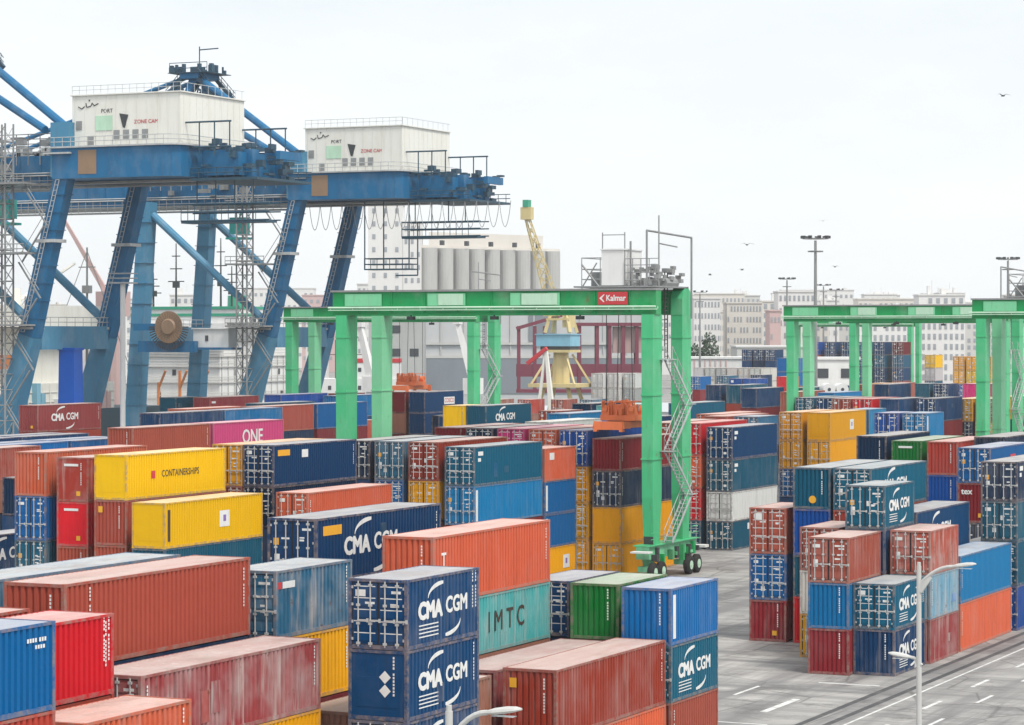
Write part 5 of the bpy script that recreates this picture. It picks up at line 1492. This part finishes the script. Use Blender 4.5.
for x in (-0.95, 0.95):
    q = MB(); q.tube((x,0,0.9), (x,5,0.9), 0.86, 24); s = q.build('tank_shell', 'white_paint', t)
    q = MB(); q.tube((x,-0.04,0.9), (x,-0.005,0.9), 0.24, 12); q.build('hub', 'window_dark', s)
    q = MB(); q.box(x-.8, x+.8, 0.3, 4.7, -10.4, 0.12); q.build('support', 'steel_grey', t)

# ------------------------------------------------------------------ the city
city = [ # r0, r1, ahead, height, wall, columns, rows, label
 (62, 71, 920, 31.0,'render_white',5,6,'white apartment block just right of the near gantry with dark bands of windows'),
 (71.5, 79, 1000, 27.0,'render_cream',4,4,'low cream house between the banded block and the rose house'),
 (74, 86, 930, 29.5,'render_cream',7,5,'cream facade with small dark windows beside the rose house'),
 (85, 88.6, 890, 26.5,'render_rose',2,3,'small rose red house in the city'),
 (88.8, 101, 900, 33.0,'render_white',5,6,'white block right of the rose red house'),
 (62, 84, 1250, 37.0,'render_white',8,4,'long white terrace on the skyline behind the cream facade'),
 (86, 112, 1300, 38.0,'render_cream',9,4,'long cream terrace on the skyline behind the white block'),
 (112, 128, 1150, 36.0,'render_rose',5,4,'dusty rose building under the far gantry lights'),
 (104, 122, 820, 22.5,'render_white',6,4,'white office with small windows seen through the far gantry'),
 (122, 141, 840, 23.0,'render_white',7,4,'wide white office above the tall far block of boxes'),
 (141, 170, 1100, 33.0,'render_cream',9,4,'cream building beyond the wide white office'),
 (150, 190, 1500, 43.0,'render_white',10,4,'pale slab on the skyline above the green girder'),
 (-150, -110, 1500, 44.0,'render_white',8,4,'faint white building between the nearer crane legs'),
 (-105, -70, 1350, 38.0,'render_rose',7,4,'faint rose building on the skyline by the quay cranes'),
 (-66, -56, 1150, 40.0,'render_white',3,6,'slim pale block left of the silo head house')]
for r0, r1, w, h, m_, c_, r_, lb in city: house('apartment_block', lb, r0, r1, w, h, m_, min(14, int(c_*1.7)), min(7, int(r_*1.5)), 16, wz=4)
house('warehouse', 'grey roofed depot in front of the city, right of the near gantry', 60, 78, 720, 15.5, 'concrete_pale', 5, 1, 20, wz=9, roof='render_white')
for k in range(7):
    x, y = place((771-k*10.9-512)/f_*600, 600+k*1.0)
    tops = [(HC, 'white' if k != 4 else 'grey', 'D' if k % 3 else 'P', 'white container end in the pale row right of the central gantry', '', .35)]
    stack(x, y, L20, tops + [(HC, 'white' if k % 3 != 1 else 'grey', 'P' if k % 2 else 'D', 'lower white container end in the pale row right of the central gantry', '', .4)] + hid(HC, HC))
for k, (px, w, c, n) in enumerate(((700,520,'blue','light roofed blue end low before the pale row, beside the gantry leg'), (728,530,'steel','grey-blue end low before the pale row'), (762,540,'navy','navy end low before the pale row, near the red one'), (846,430,'navy','navy end behind the white tank ends'), (868,440,'brick','brick red end behind the far gantry leg'), (884,450,'amber','amber end at the foot of the tall navy block'), (905,455,'salmon','salmon end at the foot of the tall navy block'))):
    x, y = place((px-512)/f_*w, w)
    stack(x, y, L20, [(S, c, 'D', n, '', .35)] + hid(HC, HC, S))
sk = random.Random(21)
for k in range(52):
    w = sk.uniform(900, 1700)
    r = (sk.uniform(690, 1030)-512)/f_*w if k < 40 else (sk.uniform(20, 350)-512)/f_*w
    yt = sk.uniform(293, 322); z1 = EYE+(333-yt)*w/f_; wd = sk.uniform(6, 18)
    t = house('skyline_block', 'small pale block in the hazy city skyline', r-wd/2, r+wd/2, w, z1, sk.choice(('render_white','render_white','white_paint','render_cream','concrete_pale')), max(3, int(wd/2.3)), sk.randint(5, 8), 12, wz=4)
    t['group'] = 'pale skyline blocks'
    q = MB()
    for j in range(sk.randint(1, 4)):
        x = sk.uniform(-wd/2+1, wd/2-2); q.box(x, x+sk.uniform(.8, 3), 2, 5, z1+.5, z1+sk.uniform(1.2, 3.6))
    x = sk.uniform(-wd/3, wd/3); q.tube((x,4,z1+.5), (x,4,z1+sk.uniform(3,6)), 0.12, 4)
    q.build('roof_box', 'render_white', t)
def tree(r, w, h, rad, label):
    o = place(r, w); t = thing('tree', label, 'tree', o+(0,), 0, 'dark trees before the city')
    q = MB(); q.tube((0,0,0), (0,0,h*.55), 0.5, 7, 0, 0.25)
    for k in range(4):
        a = k*1.6; q.tube((0,0,h*.4), (rad*.5*math.cos(a),rad*.5*math.sin(a),h*.7), 0.22, 5, 0, .08)
    q.build('trunk', 'reel_tan', t)
    q = MB(); rr = random.Random(int(r*10))
    for k in range(900):
        u = Vector((rr.gauss(0,1), rr.gauss(0,1), rr.gauss(0,1))).normalized() * (rr.random()**0.4)
        p = Vector((u.x*rad, u.y*rad, h*.62+u.z*h*.40)); s = rr.uniform(.25,.55)
        a = Vector((rr.gauss(0,1), rr.gauss(0,1), rr.gauss(0,1))).normalized(); b = a.orthogonal().normalized()
        q.quad([p-a*s, p+b*s*.6, p+a*s, p-b*s*.6])
    q.build('crown', 'foliage_far', t)
tree(50.5, 690, 19.5, 2.6, 'dark tree beside the banded apartment block'); tree(47.0, 690, 16.5, 2.4, 'lower dark tree next to the near gantry leg')

# ------------------------------------------------------------------ light masts
def high_mast(px, w, label, top=35.0, heads=9, k=1.0):
    r = (px-512)/f_*w; o = place(r, w)
    t = thing('light_mast', label, 'light mast', o+(0,), R(24.85), 'tall floodlight masts')
    q = MB(); q.tube((0,0,0), (0,0,top-0.6), 0.42*k, 10, 0, 0.22*k); q.build('pole', 'steel_grey', t)
    q = MB(); q.path([(2.1*k*math.cos(R(a)), 2.1*k*math.sin(R(a)), top-0.3) for a in range(0, 361, 30)], 0.09*k, 5)
    q.path([(1.2*k*math.cos(R(a)), 1.2*k*math.sin(R(a)), top-2.4) for a in range(0, 361, 30)], 0.12*k, 5)
    for a in (0, 90): q.bar((-2.1*k*math.cos(R(a)),-2.1*k*math.sin(R(a)),top-0.3), (2.1*k*math.cos(R(a)),2.1*k*math.sin(R(a)),top-0.3), 0.14*k, 0.14*k); q.bar((-1.2*k*math.cos(R(a)),-1.2*k*math.sin(R(a)),top-2.4), (1.2*k*math.cos(R(a)),1.2*k*math.sin(R(a)),top-2.4), 0.14*k, 0.14*k)
    q.build('crown_ring', 'steel_grey', t)
    hm = MB().box(-0.28*k, 0.28*k, -0.25*k, 0.25*k, -0.22*k, 0.22*k).mesh('floodlight', ['dark_steel'])
    for i in range(heads):
        a = 2*math.pi*i/heads; link('floodlight', hm, t, (2.2*k*math.cos(a), 2.2*k*math.sin(a), top-0.05), a)
high_mast(815.5, 445, 'tallest floodlight mast, above the left end of the far girder', 35.2)
high_mast(787, 760, 'smaller floodlight mast left of the tallest one', 34.8)
high_mast(1008, 563, 'floodlight mast at the upper right, over the rightmost gantry', 35.0)
high_mast(823.5, 900, 'small floodlight mast just right of the tallest one', 35.5, 6)
high_mast(836, 900, 'faint floodlight mast second to the right of the tallest one', 34.0, 5)
high_mast(941, 950, 'distant floodlight mast over the middle of the right girder', 33.0, 6)
high_mast(700, 620, 'slim floodlight mast in front of the banded apartment block', 29.0, 5, 0.7)

# ------------------------------------------------------------------ lamp posts in the foreground
def lamp_post(X, Y, label, top, low):
    t = thing('lamp_post', label, 'lamp post', (X, Y, 0), 0, 'white lamp posts by the road')
    q = MB(); q.tube((0,0,0), (0,0,0.5), 0.24, 12, 0, 0.2); q.tube((0,0,0.5), (0,0,top), 0.115, 12, 0, 0.075); q.tube((0,0,top), (0,0,top+0.12), 0.06, 8); q.build('pole', 'lamp_grey', t)
    def arm(z, s, L, rise):
        q = MB(); pts = []
        for i in range(7):
            u = i/6; pts.append((s*L*u, 0.0, z + rise*(1-(1-u)**2)))
        q.path(pts, 0.055, 8); q.bar((0,0,z-0.16), (s*0.35*L,0,z+rise*0.42), 0.14, 0.26, 0, 0.07, 0.10)
        a = q.build('arm', 'lamp_grey', t)
        e = Vector(pts[-1]); tilt = R(8)*s
        h = MB(); n = 8
        sec = [(0.0,0.07,0.05), (0.15,0.13,0.08), (0.42,0.15,0.09), (0.62,0.12,0.07), (0.74,0.05,0.03)]
        ring = []
        for x, wy, hz in sec:
            k0 = len(h.v)
            for i in range(10):
                aa = 2*math.pi*i/10
                h.v.append((s*x, wy*math.cos(aa), hz*max(-.5, math.sin(aa)) + math.sin(R(8))*x))
            ring.append(k0)
        for a0, b0 in zip(ring[:-1], ring[1:]):
            for i in range(10):
                j = (i+1) % 10; h.f.append((a0+i, b0+i, b0+j, a0+j)); h.m.append(0)
        h.f.append(tuple(ring[0]+i for i in range(10))); h.m.append(0); h.f.append(tuple(ring[-1]+i for i in reversed(range(10)))); h.m.append(0)
        hd = h.build('lamp_head', 'lamp_grey', t, tuple(e))
        g = MB(); g.box(min(s*.12, s*.60), max(s*.12, s*.60), -0.10, 0.10, -0.052, -0.046); g.build('lens', 'lamp_glass', hd)
    arm(top-0.6, 1, 1.1 if low else 0.85, 0.62)
    if low: arm(low, -1, 0.25, 0.10)
    return t
lamp_post(-24.15, 82.7, 'white lamp post with two arms in front of the teal lettered containers', 12.0, 9.0)
lamp_post(-23.8, 48.4, 'white lamp post whose head pokes in at the bottom edge', 11.8, None)
# ------------------------------------------------------------------ gulls
def bird(px, py, w, label):
    r = (px-512)/f_*w; o = place(r, w)
    t = thing('gull', label, 'bird', o+(EYE+(333-py)*w/f_,), rnd.uniform(0, 3), 'gulls over the yard')
    q = MB(); q.tube((-0.28,0,0), (0.0,0,0.02), 0.03, 6, 0, 0.09); q.tube((0.0,0,0.02), (0.3,0,0), 0.09, 6, 0, 0.02)
    for s in (-1, 1):
        q.prism([(0.1,s*0.06,0.03), (-0.1,s*0.06,0.03), (-0.02,s*0.38,0.20), (0.1,s*0.38,0.20)], (0,0,0.015)); q.prism([(-0.02,s*0.38,0.20), (0.1,s*0.38,0.20), (-0.16,s*0.85,0.08)], (0,0,0.012))
    q.build('body', 'dark_steel', t)
for px, py, w, lb in ((1003,96,260,'gull high at the upper right of the sky'), (747,245,300,'larger gull left of the tallest floodlight mast'), (742,270,420,'gull below and left of another, over the city'), (710,275,420,'gull nearest the pipe frame of the gantry'),
                      (835,267,420,'gull just right of the tallest floodlight mast'), (823,221,480,'gull above the tallest floodlight mast')): bird(px, py, w, lb)

tag(MASS.build('packed_containers', ['mass_' + k for k in MASS_MATS]), 'containers packed inside and at the bottom of the stacks', 'containers', kind='stuff')

# ------------------------------------------------------------------ harbour haze
HAZE = 0.00011
hz = MB(); hz.box(-2200, 900, -80, 2600, -5.0, 90.0)
mh = bpy.data.materials.new('haze'); mh.use_nodes = True
hn, hl = mh.node_tree.nodes, mh.node_tree.links
hn.clear()
ho = hn.new('ShaderNodeOutputMaterial'); hv = hn.new('ShaderNodeVolumePrincipled')
hv.inputs['Color'].default_value = (0.97, 0.98, 1.0, 1); hv.inputs['Density'].default_value = HAZE; hv.inputs['Anisotropy'].default_value = 0.2
hl.new(hv.outputs['Volume'], ho.inputs['Volume'])
M['haze'] = mh
if HAZE > 0: tag(hz.build('haze', 'haze'), kind='stuff')
